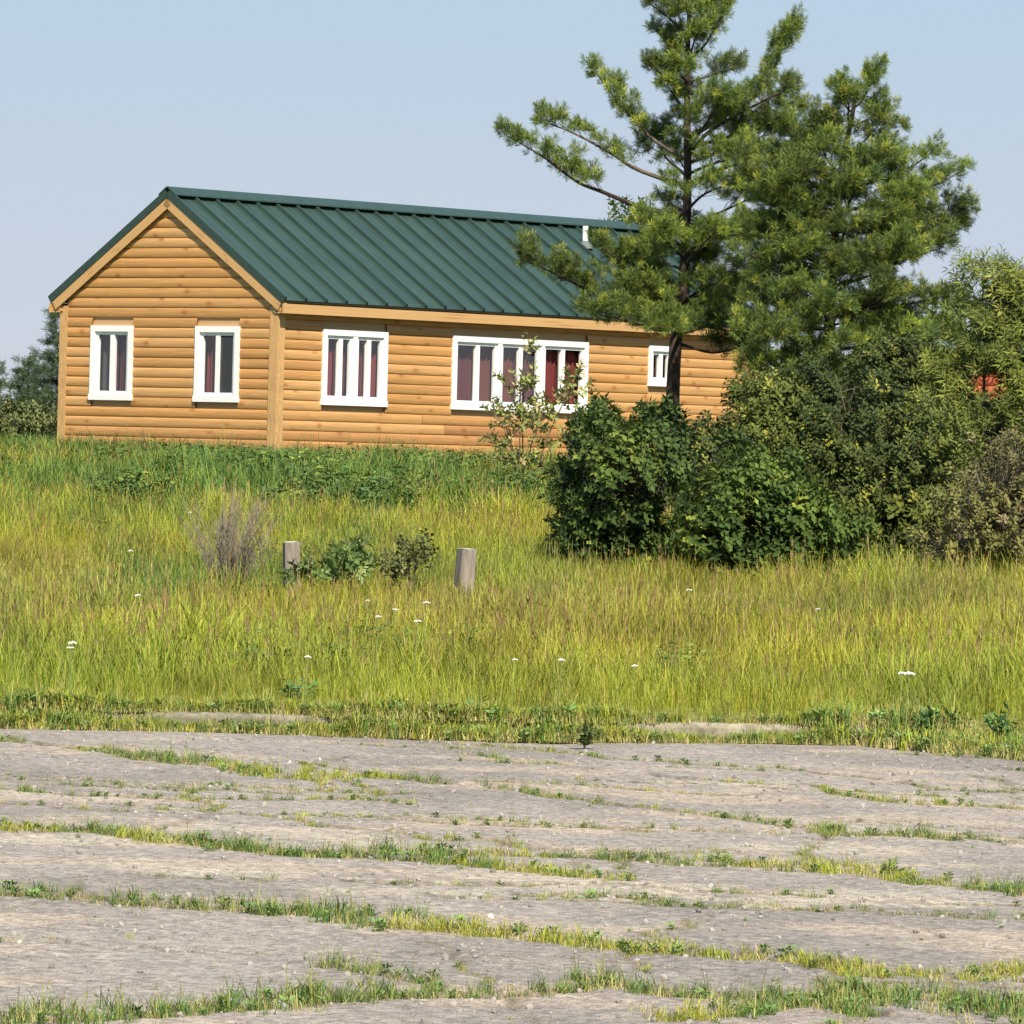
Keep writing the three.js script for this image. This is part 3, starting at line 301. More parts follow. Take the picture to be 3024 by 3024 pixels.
{
  const gs = [0, .21, .43, .62, .84].map(o => panelGeo(PW, o)), n = Math.ceil((L + RO * 2) / PW), r = rng(21);
  for (const s of [1, -1]) {
    const f = new THREE.Group(); f.name = 'roof_slope'; f.position.set(-RO, HR, -W / 2); f.rotation.order = 'YXZ'; f.rotation.set(pitch, s > 0 ? 0 : Math.PI, 0); house.add(f);
    if (s < 0) f.position.x = L + RO;
    const deck = mesh('roof_deck', box(.006, L + RO * 2 - .006, -.05, -.006, .03, slopeLen - .02), mat(.10, .07, .045, .9), f);
    for (let i = 0; i < n; i++) { const w = Math.min(PW, L + RO * 2 - i * PW); const m = mesh('roof_panel', w < PW ? panelGeo(w) : gs[Math.floor(r() * 5)], roofMats[Math.floor(r() * 3)], f); m.position.x = i * PW; m.rotation.z = (r() - .5) * .007; }
    for (const x of [-.012, L + RO * 2 - .03]) mesh('edge_trim', box(x, x + .042, -.06, .064, .02, slopeLen), roofMats[2], f);
    mesh('drip_edge', box(.03, L + RO * 2 - .03, -.045, -.008, slopeLen - .02, slopeLen - .002), mat(.03, .045, .04, .5), f);
    // rake boards at both gables
    for (const x of [.0, L + RO * 2 - .028]) mesh('rake_board', box(x, x + .028, -.215, -.061, .035, slopeLen - .03), trimMat, f);
  }
  const cap = new THREE.Shape([[-.19, -.085], [-.185, -.06], [-.02, .062], [.02, .062], [.185, -.06], [.19, -.085], [0, .045]].map(p => new THREE.Vector2(...p)));
  mesh('ridge_cap', new THREE.ExtrudeGeometry(cap, { depth: L + RO * 2 + .03, bevelEnabled: false }).rotateY(Math.PI / 2).translate(-RO - .015, HR + .045, -W / 2), roofMats[1], roof);
  for (const s of [1, -1]) {
    const zf = s > 0 ? EO : -W - EO, zi = s > 0 ? 0 : -W;
    mesh('eave_board', box(-RO - .012, L + RO + .012, HE - .21, HE - .055, Math.min(zf - s * .03, zf), Math.max(zf - s * .03, zf)), trimMat, house);
    mesh('soffit', box(-RO + .03, L + RO, HE - .19, HE - .175, Math.min(zf - s * .032, zi - s * .04), Math.max(zf - s * .032, zi - s * .04)), soffitMat, house);
  }
  // eave returns closing the gable corners
  mesh('eave_return', box(-RO + .03, -.002, HE - .21, HE - .04, -.0, EO - .032), trimMat, house);
  mesh('eave_return', box(-RO + .03, -.002, HE - .21, HE - .04, -W - EO + .032, -W), trimMat, house);
  const vent = new THREE.Group(); vent.name = 'vent_pipe'; vent.position.set(10.01, roofAt(-1.79) - .06, -1.79); house.add(vent);
  mesh('pipe', new THREE.LatheGeometry([[.052, 0], [.052, .42], [.046, .425], [.044, .2]].map(p => new THREE.Vector2(...p)), 18), white, vent);
  mesh('boot', new THREE.LatheGeometry([[.15, .02], [.11, .1], [.06, .15], [.053, .16]].map(p => new THREE.Vector2(...p)), 18), mat(.12, .14, .13, .8), vent);
}
console.log('house done');

// ---------------------------------------------------------------- plants: building blocks
const tone = (r, a) => lerp(1 - a, 1 + a, r());
// one leaf: a folded diamond, base at p, pointing along d
function addLeaf(B, p, d, len, wid, r, col) {
  const side = V().crossVectors(d, V(r() - .5, 1, r() - .5)).normalize(), up = V().crossVectors(side, d).normalize();
  const o = B.pos.length / 3, mid = p.clone().addScaledVector(d, len * .45), tip = p.clone().addScaledVector(d, len).addScaledVector(up, -len * .12);
  for (const q of [p, mid.clone().addScaledVector(side, wid / 2).addScaledVector(up, wid * .18), tip, mid.clone().addScaledVector(side, -wid / 2).addScaledVector(up, wid * .18), mid]) { B.pos.push(q.x, q.y, q.z); B.col.push(...col); }
  B.idx.push(o, o + 1, o + 4, o + 1, o + 2, o + 4, o + 2, o + 3, o + 4, o + 3, o, o + 4);
}
const newB = () => ({ pos: [], idx: [], col: [] });
const buildB = B => rawGeo(B.pos, null, B.idx, B.col);
function addBlade(B, p, yaw, h, lean, w, col, colTip, segs = 3) {
  const dx = Math.cos(yaw), dz = Math.sin(yaw), sx = -dz, sz = dx, o = B.pos.length / 3;
  for (let i = 0; i <= segs; i++) {
    const t = i / segs, b = lean * t * t * h, y = h * t * (1 - .25 * lean * t), ww = w * (1 - t * .9) / 2 + .0004, c = mix3(col, colTip, t);
    B.pos.push(p.x + dx * b + sx * ww, p.y + y, p.z + dz * b + sz * ww, p.x + dx * b - sx * ww, p.y + y, p.z + dz * b - sz * ww); B.col.push(...c, ...c);
    if (i) { const a = o + (i - 1) * 2; B.idx.push(a, a + 1, a + 2, a + 1, a + 3, a + 2); }
  }
}
function addSeedHead(B, p, yaw, h, lean, w, col, head) { // thin stalk with a loose panicle
  addBlade(B, p, yaw, h, lean, .004, col, head, 3);
  const b = lean * h, top = V(p.x + Math.cos(yaw) * b, p.y + h * (1 - .25 * lean), p.z + Math.sin(yaw) * b);
  for (let k = 0; k < 5; k++) { const a = k * 2.4 + yaw, hs = Math.min(1, h / .4), y = -k * .022 * hs, o = B.pos.length / 3, s = w * (.5 + k * .2), q = [top.x, top.y + y, top.z]; B.pos.push(q[0], q[1] + .035 * hs, q[2], q[0] + Math.cos(a) * s, q[1] + .012 * hs, q[2] + Math.sin(a) * s, q[0], q[1] - .01 * hs, q[2], q[0] - Math.cos(a) * s, q[1] + .007 * hs, q[2] - Math.sin(a) * s); for (let j = 0; j < 4; j++) B.col.push(...head); B.idx.push(o, o + 1, o + 2, o, o + 2, o + 3); }
}
function grassClump(seed, n, rad, h, w, seeds, pal) {
  const r = rng(seed), B = newB();
  for (let i = 0; i < n; i++) { const a = r() * 6.283, q = Math.sqrt(r()) * rad, c = pal[Math.floor(r() * pal.length)], k = tone(r, .2); addBlade(B, V(Math.cos(a) * q, 0, Math.sin(a) * q), r() * 6.283, h * (.45 + .55 * r()), .1 + r() * .55, w * (.6 + .6 * r()), c.map(v => v * k * .9), c.map(v => v * k * 1.12)); }
  for (let i = 0; i < seeds; i++) { const a = r() * 6.283, q = Math.sqrt(r()) * rad, hd = [[.26, .23, .06], [.22, .15, .055], [.27, .26, .06]][Math.floor(r() * 3)]; addSeedHead(B, V(Math.cos(a) * q, 0, Math.sin(a) * q), r() * 6.283, h * (.95 + .4 * r()), .05 + r() * .2, (.004 + r() * .004) * Math.min(1, h / .4), [.30, .30, .08], hd); }
  return buildB(B);
}
const grassMat = leafMat(1, 1, 1, 0);
const palYellow = [[.22, .255, .012], [.26, .275, .014], [.16, .22, .013], [.29, .285, .018], [.32, .275, .05]], palGreen = [[.085, .165, .020], [.12, .19, .022], [.055, .12, .018], [.16, .21, .024]], palRed = [[.14, .17, .014], [.17, .165, .02], [.16, .12, .03], [.11, .155, .014]];
const yaw = a => new THREE.Quaternion().setFromAxisAngle(UP, a);
function tilted(r, amt) { return new THREE.Quaternion().setFromEuler(new THREE.Euler((r() - .5) * amt, r() * 6.283, (r() - .5) * amt)); }

// ---------------------------------------------------------------- meadow
{
  const kinds = [
    ['meadow_grass', [[grassClump(1, 46, .13, .38, .0075, 0, palYellow), grassClump(2, 46, .14, .34, .0075, 0, palYellow), grassClump(3, 42, .12, .42, .007, 1, palYellow)], 'bright yellow green meadow grass rising from the kerb to the cabin']],
    ['lush_grass', [[grassClump(4, 48, .14, .42, .009, 0, palGreen), grassClump(5, 44, .15, .46, .009, 0, palGreen)], 'deep green lush grass just below the cabin']],
    ['seeding_grass', [[grassClump(6, 40, .13, .36, .0065, 1, palRed), grassClump(7, 38, .14, .38, .0065, 2, palRed)], 'reddish brown seeding grass in patches across the middle of the meadow']],
  ];
  const lists = kinds.map(k => k[1][0].map(() => [])), r = rng(404);
  for (let D = 32.0; D < 112;) {
    const half = D * .0926 + 2.2 + (D > 80 ? 1 : 0), dens = (D < 45 ? 52 : D < 65 ? 40 : D < 92 ? 30 : 14), dz = .12, n = Math.round(half * 2 * dz * dens);
    for (let i = 0; i < n; i++) {
      const x = (r() * 2 - 1) * half, z = -D - r() * dz; if (z > lotZ(x) - .28) continue;
      const hx = x + 3.912, hz = z + 90, lx = hx * Math.cos(.8722) - hz * Math.sin(.8722), ln = hx * Math.sin(.8722) + hz * Math.cos(.8722);
      if (lx > -.15 && lx < L + .2 && ln > -W - .2 && ln < .12) continue;
      const nearHouse = step(7.5, 3.5, Math.hypot(Math.max(0, -lx, lx - L), Math.max(0, ln, -W - ln))) ;
      const n1 = fbm(x * .5 + 3, z * .22, 3, 201), n2 = fbm(x * .35, z * .14 + 5, 3, 211);
      const red = step(.36, .58, n1) * step(36.5, 39.5, D) * step(56, 48, D) * .55 + step(.6, .75, n2) * .15, lush = clamp(step(56, 70, D) * (x < .5 ? 1 : .8) * step(.34, .56, fbm(x * .45, z * .16 + 9, 3, 251)) * lerp(.35, 1, step(-9.5, -5, x)) + nearHouse * .5 + step(.6, .75, n2) * .45);
      const t = r(), stalk = nearHouse > .98 && D < 90 && r() < .07, kind = stalk ? 2 : t < lush * .92 ? 1 : t < lush * .92 + red * (1 - lush) ? 2 : 0, v = Math.floor(r() * kinds[kind][1][0].length);
      let s = .7 + r() * r() * .75 + (fbm(x * 1.1, z * .8, 3, 221) - .5) * .85; if (D < 34) s *= lerp(.45, 1, (D - 32) / 2); if (D > 43 && D < 47.3 && Math.abs(x + 1.1) < 1.2) s *= .84; if (D > 66) s *= lerp(.75, 1.35, fbm(x * 1.7, z * 1.1, 3, 261));
      if (stalk) s = 1.25 + r() * .8;
      const wide = stalk ? .7 : D > 60 ? 1.35 : 1, g = tone(r, .13) * lerp(.55, 1.35, fbm(x * 1.6, z * .7, 3, 231)), warm = (fbm(x * .6, z * .3, 2, 241) - .5) * .35;
      lists[kind][v].push({ p: V(x, groundY(x, z) - .01, z), q: tilted(r, .2 + .5 * step(.5, .75, fbm(x * 1.6, z * 1.2, 2, 271))), s: [s * wide, s, s * wide], c: [g * (1 + warm), g, g * .95] });
    }
    D += dz;
  }
  let total = 0;
  kinds.forEach((k, i) => k[1][0].forEach((g, v) => { total += lists[i][v].length; tag(instanced(k[0], g, grassMat, lists[i][v]), k[1][1] + ['', ', taller blades', ', thin stalks'][v], 'grass', k[1][1].split(' ').slice(0, 4).join(' ')); }));
  console.log('meadow clumps', total);
}
// broad-leaved weeds among the grass, thickest below the cabin
{
  const herb = (seed, n0, h, n = n0 * 1.5) => { const B = newB(), r = rng(seed); for (let i = 0; i < n; i++) { const a = r() * 6.28, el = -.1 + r() * .9, d = V(Math.cos(a) * Math.cos(el), Math.sin(el), Math.sin(a) * Math.cos(el)), k = tone(r, .3); addLeaf(B, V(d.x, 0, d.z).multiplyScalar(.05 * r()).add(V(0, h * (.15 + .85 * r()), 0)), d, .04 + r() * .06, .014 + r() * .022, r, [k, k, k]); } addBlade(B, V(0, 0, 0), 0, h, .1, .008, [.8, .9, .8], [1, 1, 1]); return buildB(B); };
  const geos = [herb(1, 22, .42), herb(2, 26, .34)], lists = [[], []], r = rng(606);
  for (let i = 0; i < 26000; i++) {
    const D = 34 + r() * 54, x = (r() * 2 - 1) * (D * .0926 + 2), z = -D, hx = x + 3.912, hz = z + 90, lx = hx * Math.cos(.8722) - hz * Math.sin(.8722), ln = hx * Math.sin(.8722) + hz * Math.cos(.8722);
    if (lx > -.2 && ln < .2) continue;
    const n = fbm(x * .9 + 2, z * .35, 3, 281), zone = D > 62 ? .50 + .12 * Math.abs(x + 2.6) / 5 : .69; if (n < zone || z > lotZ(x) - .5) continue;
    const s = (.7 + r() * .6) * (D > 62 ? 1.05 : .62), g = tone(r, .3), y = r() < .3; lists[r() < .5 ? 0 : 1].push({ p: V(x, groundY(x, z), z), q: tilted(r, .3), s: [s, s, s], c: y ? [.17 * g, .22 * g, .03 * g] : [.07 * g, .135 * g, .025 * g] });
  }
  geos.forEach((g, i) => tag(instanced('broad_weeds', g, grassMat, lists[i]), ['dark green broad leaved weeds in patches below the cabin', 'lower broad leaved weeds mixed through the meadow grass'][i], 'weeds')); console.log('broad weeds', lists[0].length + lists[1].length);
}
// ---------------------------------------------------------------- grass and weeds in the cracks and along the kerb
{
  const geos = [grassClump(21, 26, .035, .085, .0042, 0, palYellow), grassClump(22, 22, .045, .06, .0045, 0, [[.20, .22, .05], [.28, .27, .08], [.36, .31, .14], [.17, .2, .05]]), grassClump(23, 24, .04, .11, .004, 1, palGreen), grassClump(25, 16, .04, .07, .004, 1, [[.42, .34, .17], [.36, .29, .12], [.33, .31, .1]])];
  const herb = (() => { const B = newB(), r = rng(31); for (let i = 0; i < 48; i++) { const a = r() * 6.28, el = .2 + r() * 1.1, d = V(Math.cos(a) * Math.cos(el), Math.sin(el), Math.sin(a) * Math.cos(el)); addLeaf(B, V(d.x, 0, d.z).multiplyScalar(.03 * r()).add(V(0, r() * .05, 0)), d, .014 + r() * .02, .007 + r() * .007, r, [.16 * tone(r, .25), .24 * tone(r, .2), .06]); } return buildB(B); })();
  geos.push(herb);
  const lists = geos.map(() => []), r = rng(505);
  const put = (x, z, k, hs, low) => {
    const zone = fbm(x * 1.4, z * 1.1, 3, 301), t = r(); const v = t < .12 + .26 * k ? (zone > .52 ? 0 : 2) : t < .72 ? 1 : t < .9 ? 3 : 4;
    const s = hs * (.5 + r() * .75), g = tone(r, .18) * lerp(.85, 1.15, zone);
    lists[v].push({ p: V(x, lotY(x, z) - .012, z), q: tilted(r, .5), s: [s * 1.1, s, s * 1.1], c: [g, g, g] });
  };
  for (const [k, p] of cracks) for (let i = 1; i < p.length; i++) {
    const a = p[i - 1], b = p[i], l = Math.hypot(b[0] - a[0], b[1] - a[1]), n = Math.round(l * (30 + 130 * k));
    for (let j = 0; j < n; j++) {
      const t = r(), x0 = lerp(a[0], b[0], t), z0 = lerp(a[1], b[1], t), patch = fbm(x0 * 1.7 + 5, z0 * 1.3, 3, 311);
      if (patch + (r() - .5) * .16 < lerp(.50, .18, clamp(k))) continue;
      const wd = .025 + .06 * k * k + .09 * k * step(.5, .7, patch), u = r() + r() - 1, e = r() + r() - 1;
      // undo the wander applied in crackAt so the tufts stand in the joint
      let x = x0, z = z0; for (let q = 0; q < 3; q++) { x = x0 - wanderX(x, z); z = z0 - wanderZ(x, z); }
      put(x + u * wd, z + e * wd * 1.6, k, (.42 + .34 * Math.min(k, 1)) * lerp(.6, 1.25, patch));
    }
  }
  for (let i = 0; i < 900; i++) { const z = -15 - r() * 16.5, x = (r() * 2 - 1) * (1 + -z * .1); if (Math.abs(x) < 4.8 && z > lotZ(x) && fbm(x * .9, z * .7, 2, 321) > .46) put(x, z, .15, .34); }
  // bottom right corner: weedy patch
  for (let i = 0; i < 420; i++) { const x = .55 + r() * 1.3, z = -15.3 - r() * 1.3; if (fbm(x * 3, z * 2.5, 3, 331) > .5) put(x, z, .6, .75); }
  // verge between asphalt edge and kerb
  for (let i = 0; i < 15000; i++) {
    const x = -5 + r() * 10, e = lotZ(x), kz = curve(kerbLine, x), z = x > 1.9 ? e + .1 - r() * 1.1 : lerp(kz - .1, Math.max(e + .07, kz + .16), Math.pow(r(), 1.1)), s = fbm(x * 1.9, z * .8, 3, 341); if (s < .10 + r() * .25) continue;
    const v = r() < .18 ? 0 : r() < .5 ? 1 : r() < .25 ? 2 : r() < .7 ? 3 : 4, sc = (.55 + r() * .8) * lerp(.7, 1.35, step(.25, .7, s)), g = tone(r, .25) * 1.15; lists[v].push({ p: V(x, z < kz ? .1 : 0, z), q: tilted(r, .6), s: [sc, sc, sc], c: [g, g, g] });
  }
  const labs = ['bright yellow green crack grass in the asphalt joints', 'dry olive crack grass low in the asphalt joints', 'fresh green crack grass along the weedy joints', 'straw coloured dead tufts in the asphalt joints', 'small broad leaved weeds in the asphalt joints'];
  geos.forEach((g, i) => tag(instanced(i === 4 ? 'ground_weed' : 'crack_grass', g, grassMat, lists[i]), labs[i], i === 4 ? 'weed' : 'grass'));
  console.log('crack tufts', lists.reduce((a, l) => a + l.length, 0));
}
// single weeds standing out at the kerb
function weedPlant(x, z, h, n, seed, label, pal) {
  const r = rng(seed), t = thing('weed_plant', label, 'weed', [x, .0, z], 'green weeds along the kerb'), B = newB(), S = [];
  for (let s = 0; s < n; s++) {
    const a = r() * 6.28, q = h * .45 * r(), top = V(Math.cos(a) * q, h * (.5 + .5 * r()), Math.sin(a) * q); S.push(limb([V(0, 0, 0), V(top.x * .4, top.y * .55, top.z * .4), top], .004, .0015, 4, 4));
    for (let k = 0; k < 16; k++) { const f = .15 + .85 * r(), b = r() * 6.28, el = r() * .9, d = V(Math.cos(b) * Math.cos(el), Math.sin(el), Math.sin(b) * Math.cos(el)); addLeaf(B, top.clone().multiplyScalar(f), d, .035 + r() * .05, .012 + r() * .012, r, pal.map(v => v * tone(r, .25))); }
  }
  mesh('stem', mergeGeometries(S), mat(.14, .2, .06, .8), t); const m = mesh('foliage', buildB(B), grassMat, t); m.userData.kind = 'stuff';
}
weedPlant(-1.22, -32.25, .26, 16, 61, 'dark green weed tuft at the kerb, below the left grey post', [.07, .19, .05]);
weedPlant(-.16, -31.75, .20, 18, 62, 'spreading green weed at the kerb, below the right grey post', [.09, .18, .05]);
weedPlant(.42, -30.2, .12, 9, 65, 'thin upright weed in the joint just in front of the kerb', [.17, .21, .07]);
weedPlant(2.35, -31.2, .22, 16, 63, 'dark green weed near the right end of the asphalt edge', [.08, .18, .04]);
weedPlant(2.75, -30.9, .24, 18, 64, 'large dark green weed at the far right asphalt edge', [.08, .18, .04]);

// ---------------------------------------------------------------- pines
const bark = (() => { const t = tex(256, 256, (u, v) => { const n = fbm(u * 8, v * 30, 4, 401); const g = .5 + n * .5; return [g, g * .95, g * .9]; }); return [mat(.10, .075, .06, .95, { map: t }), mat(.21, .19, .17, .95, { map: t })]; })();
function needleTuft(seed, n, len, w) {
  const r = rng(seed), B = newB();
  for (let i = 0; i < n; i++) {
    const a = i * 2.399 + r(), el = .25 + 1.05 * r(), y0 = r() * .075, d = V(Math.cos(a) * Math.sin(el), Math.cos(el), Math.sin(a) * Math.sin(el)), l = len * (.7 + .5 * r()), s = V().crossVectors(d, V(r() - .5, r() - .5, r() - .5)).normalize().multiplyScalar(w), o = B.pos.length / 3, k = tone(r, .25);
    const p = V(0, y0, 0), m = p.clone().addScaledVector(d, l * .55), e = p.clone().addScaledVector(d, l); e.y -= l * .12;
    B.pos.push(p.x, p.y, p.z, m.x + s.x, m.y + s.y, m.z + s.z, m.x - s.x, m.y - s.y, m.z - s.z, e.x, e.y, e.z); for (let j = 0; j < 4; j++) B.col.push(k, k, k * .9); B.idx.push(o, o + 1, o + 2, o + 1, o + 3, o + 2);
  }
  return buildB(B);
}
const tufts = [needleTuft(1, 40, .10, .0030), needleTuft(2, 34, .085, .0030)];
const needleMat = leafMat(1, 1, 1, 0), foliageMat = leafMat(1, 1, 1, .3);
function pine(plan, name, label, z, seed, r0, palette, tuftScale, step0, nInner) {
  const gy = groundY(plan.x, z), t = thing(name, label, 'tree', [plan.x, gy, z]), r = rng(seed), loc = p => V(p[0], p[1] - gy, p[2]);
  const tp = plan.trunk.map(loc); tp[0].y = -.1;
  mesh('trunk', limb(tp, r0, .012, 9, 40), bark[0], t);
  const list = [[], []], twigs = [], tc = new THREE.CatmullRomCurve3(tp), inner = [];
  for (let k = 0; k < nInner; k++) { const u = lerp(.32, .80, k / nInner), p = tc.getPoint(u), a = r() * 6.283, l = (.25 + .45 * r()) * lerp(1.25, .45, u); inner.push([[p, p.clone().add(V(Math.cos(a) * l * .5, l * .12, Math.sin(a) * l * .5)), p.clone().add(V(Math.cos(a) * l, l * .35, Math.sin(a) * l))].map(q => [q.x, q.y + gy, q.z]), .3, .24]); }
  for (const [pts, f0, sp] of [...plan.boughs, ...inner]) {
    const P = pts.map(loc), c = new THREE.CatmullRomCurve3(P), len = c.getLength();
    for (let i = 1; i < P.length; i++) { P[i].y += (r() - .5) * .03; P[i].z += (r() - .5) * .08; }
    mesh('bough', limb(P, .012 + len * .011, .006, 5), bark[r() < .7 ? 0 : 1], t);
    const sd0 = r() * 50, bt = .62 + .55 * r();
    const puff = (p, d, n, rad) => { for (let q = 0; q < n; q++) { const o = V(r() - .5, r() - .4, r() - .5).multiplyScalar(rad * 2), dd = d.clone().multiplyScalar(.8).add(o.clone().multiplyScalar(1 / rad * .55)).add(V(0, .35, 0)).normalize(), k = r(), col = mix3(palette[0], palette[1], k), n2 = tone(r, .2), young = r() < .08, sc = tuftScale * (.7 + .5 * r()); list[young ? 1 : 0].push({ p: p.clone().add(o), q: new THREE.Quaternion().setFromUnitVectors(UP, dd), s: [sc, sc, sc], c: (young ? palette[2] : col).map(v => v * n2 * bt) }); } };
    for (let s = f0 * len; s <= len; s += step0 * (.6 + .8 * r())) {
      const u = Math.min(1, s / len), p = c.getPointAt(u), tg = c.getTangentAt(u), lat = V().crossVectors(tg, UP).normalize(), full = noise(s * 3.2 + sd0, sd0, 7);
      for (const sd of [-1, 1, 0]) {
        if (r() > (sd ? .35 + full : .1 + full * .7)) continue;
        const d = tg.clone().multiplyScalar(.35 + .6 * r()).addScaledVector(lat, sd * (.4 + .8 * r()) + (r() - .5) * .5).addScaledVector(UP, -.1 + .7 * r() + (sd ? 0 : .45)).normalize();
        const bl = sp * (1.1 - .55 * (u - f0) / (1.001 - f0)) * (.35 + .9 * r() * (.6 + .8 * full)), e = p.clone().addScaledVector(d, bl); e.y += bl * .12;
        twigs.push(limb([p, p.clone().lerp(e, .5).addScaledVector(UP, -.015), e], .005, .002, 3, 2));
        for (let q = .08 + bl * .3; q < bl; q += .11) puff(p.clone().lerp(e, q / bl), d, r() < .5 ? 1 : 2, .04);
        puff(e, d, 3 + Math.floor(r() * 4 * (.3 + full)), .045 + .035 * full);
      }
    }
    puff(P[P.length - 1], c.getTangentAt(1), 8, .06); puff(c.getPointAt(.93), c.getTangentAt(.93), 5, .06);
  }
  const tw = mesh('twigs', mergeGeometries(twigs), bark[1], t); tw.userData.kind = 'stuff';
  list.forEach((l, i) => l.length && instanced('needles', tufts[i], needleMat, l, t));
  console.log(name, list[0].length + list[1].length);
  return t;
}
pine(tallPine, 'pine_tree', 'tall open pine with bare trunk showing, reaching out of the picture', -72, 901, .115, [[.06, .11, .024], [.20, .26, .032], [.34, .37, .045]], 1.0, .082, 15);
pine(bushyPine, 'pine_tree', 'dense bushy pine to the right of the tall open one', -69, 902, .10, [[.052, .098, .022], [.18, .24, .030], [.32, .35, .045]], 1.05, .098, 8);
// dark conifers behind the cabin's left end
function spruce(x, z, h, wBase, seed, label) {
  const gy = groundY(x, z), t = thing('spruce_tree', label, 'tree', [x, gy, z], 'conifers behind the left end of the cabin'), r = rng(seed), list = [], tw = [];
  mesh('trunk', limb([V(0, -.2, 0), V(.03, h * .5, 0), V(0, h, 0)], .1, .012, 7), bark[0], t);
  for (let y = h * .06; y < h; y += .13) {
    const n = 7, R = wBase * Math.pow(1 - y / h, .8) + .08;
    for (let k = 0; k < n; k++) { const a = r() * 6.28, l = R * (.6 + .6 * r()), d = V(Math.cos(a), .1 - .25 * (1 - y / h), Math.sin(a)); const e = d.clone().multiplyScalar(l).add(V(0, y + .06 * l, 0)); tw.push(limb([V(0, y, 0), e], .008, .003, 3, 2));
      for (let q = .15; q <= 1.02; q += .1 / l) { const p = V(0, y, 0).lerp(e, q).add(V((r() - .5) * .24 * q, (r() - .5) * .1, (r() - .5) * .24 * q)), g = tone(r, .25), s = 1.25 + r() * .6; list.push({ p, q: new THREE.Quaternion().setFromUnitVectors(UP, d.clone().add(V((r() - .5) * .8, r() * .5, (r() - .5) * .8)).normalize()), s: [s, s, s], c: [.060 * g, .105 * g, .045 * g] }); } }
  }
  mesh('twigs', mergeGeometries(tw), bark[0], t).userData.kind = 'stuff'; instanced('needles', tufts[0], needleMat, list, t);
}
spruce(-10.75, -130, 3.95, 1.1, 71, 'tallest dark spruce, right against the cabin left corner');
spruce(-11.75, -133, 2.75, 1.0, 72, 'shorter dark spruce left of the tallest one');
spruce(-12.4, -129, 2.75, 1.0, 73, 'dark spruce cut by the left picture edge');
spruce(-9.9, -136, 3.3, 1.1, 74, 'dark spruce mostly hidden behind the cabin left corner');

// ---------------------------------------------------------------- broadleaf shrubs
function leafTwig(seed, n, len, wid, spread, pal) { const r = rng(seed), B = newB(); for (let i = 0; i < n; i++) { const a = i * 2.399 + r() * .8, el = .1 + r() * 1.0, d = V(Math.cos(a) * Math.cos(el), Math.sin(el) * .8 + .1, Math.sin(a) * Math.cos(el)).normalize(), k = tone(r, .22), c = pal[Math.floor(r() * pal.length)]; addLeaf(B, V(0, spread * i / n, 0).addScaledVector(d, .01), d, len * (.7 + .5 * r()), wid * (.7 + .5 * r()), r, c.map(v => v * k)); } return buildB(B); }
const twigKinds = {
  broad: leafTwig(1, 9, .085, .048, .13, [[1, 1, 1], [.85, .95, .9], [1.15, 1.1, 1]]),
  small: leafTwig(2, 13, .055, .028, .14, [[1, 1, 1], [.85, .92, .9], [1.2, 1.12, 1]]),
  narrow: leafTwig(3, 13, .085, .017, .16, [[1, 1, 1], [1.15, 1.1, 1], [.85, .92, .85]]),
};
function shrub(plan, name, label, category, opt) {
  const gy = groundY(plan.x, plan.z), t = thing(name, label, category, [plan.x, gy, plan.z], opt.group), r = rng(opt.seed), list = [], stems = [], twigs = [];
  for (const [lx, ly, lz, rx, ry] of plan.lobes) {
    const c = V(lx, ly - gy, lz), rz = (rx + ry) * .5 * (opt.deep ?? 1), vol = rx * ry * rz;
    if (opt.stem !== 0) stems.push(limb([V((r() - .5) * .15 + lx * .15, -.05, (r() - .5) * .15), V(lx * .5, c.y * .55, lz * .6), c.clone().add(V(0, ry * .4, 0))], opt.stem ?? .016, .005, 5));
    const n = Math.round((opt.density ?? 420) * Math.pow(vol, .72) + 14);
    for (let i = 0; i < n; i++) {
      const d = V(r() * 2 - 1, r() * 2 - 1, r() * 2 - 1); if (d.lengthSq() > 1) { i--; continue; }
      const m = d.length(); d.multiplyScalar(Math.pow(m, -.3) * (1 + (fbm(d.x * 2 + lx * 3, d.y * 2 + ly * 3, 2, opt.seed) - .5) * 1.0 + (r() < .09 ? .4 * r() : 0)));
      const p = V(c.x + d.x * rx, c.y + d.y * ry, c.z + d.z * rz); if (p.y < .03) continue;
      if (opt.hole && Math.hypot((p.x - opt.hole[0] + plan.x) * .75, p.y - opt.hole[1] + gy) < opt.hole[2] * (.7 + .6 * r())) continue;
      if (opt.gap && fbm(p.x * 2.6 + 4, p.y * 2.6 + p.z, 3, opt.seed + 7) < opt.gap) continue;
      const out = V(d.x, d.y * .6 + .55, d.z).add(V((r() - .5) * .9, (r() - .5) * .5, (r() - .5) * .9)).normalize(), k = tone(r, .22), s = (opt.leaf ?? 1) * (.75 + .5 * r()), z = fbm(p.x * 1.8, p.y * 1.8 + 3, 2, opt.seed + 3);
      const col = r() < (opt.odd ?? .08) ? opt.pal[2] : mix3(opt.pal[0], opt.pal[1], step(.3, .7, z * .7 + r() * .3));
      if (!opt.bare || r() > opt.bare) list.push({ p, q: new THREE.Quaternion().setFromUnitVectors(UP, out), s: [s, s, s], c: col.map(v => v * k) });
      if (r() < (opt.twig ?? .12)) { const a = c.clone().lerp(V(lx * .5, c.y * .55, lz * .6), r() * .8); twigs.push(limb([a, a.clone().lerp(p, .5).add(V((r() - .5) * .06, (r() - .5) * .06, (r() - .5) * .06)), p.clone().addScaledVector(out, .08)], .0045, .0018, 3, 3)); }
    }
  }
  if (stems.length) mesh('stem', mergeGeometries(stems), opt.wood ?? bark[1], t);
  if (twigs.length) mesh('twigs', mergeGeometries(twigs), opt.wood ?? bark[1], t).userData.kind = 'stuff';
  if (list.length) instanced('foliage', twigKinds[opt.kind], foliageMat, list, t);
  console.log(name, list.length, twigs.length); return t;
}
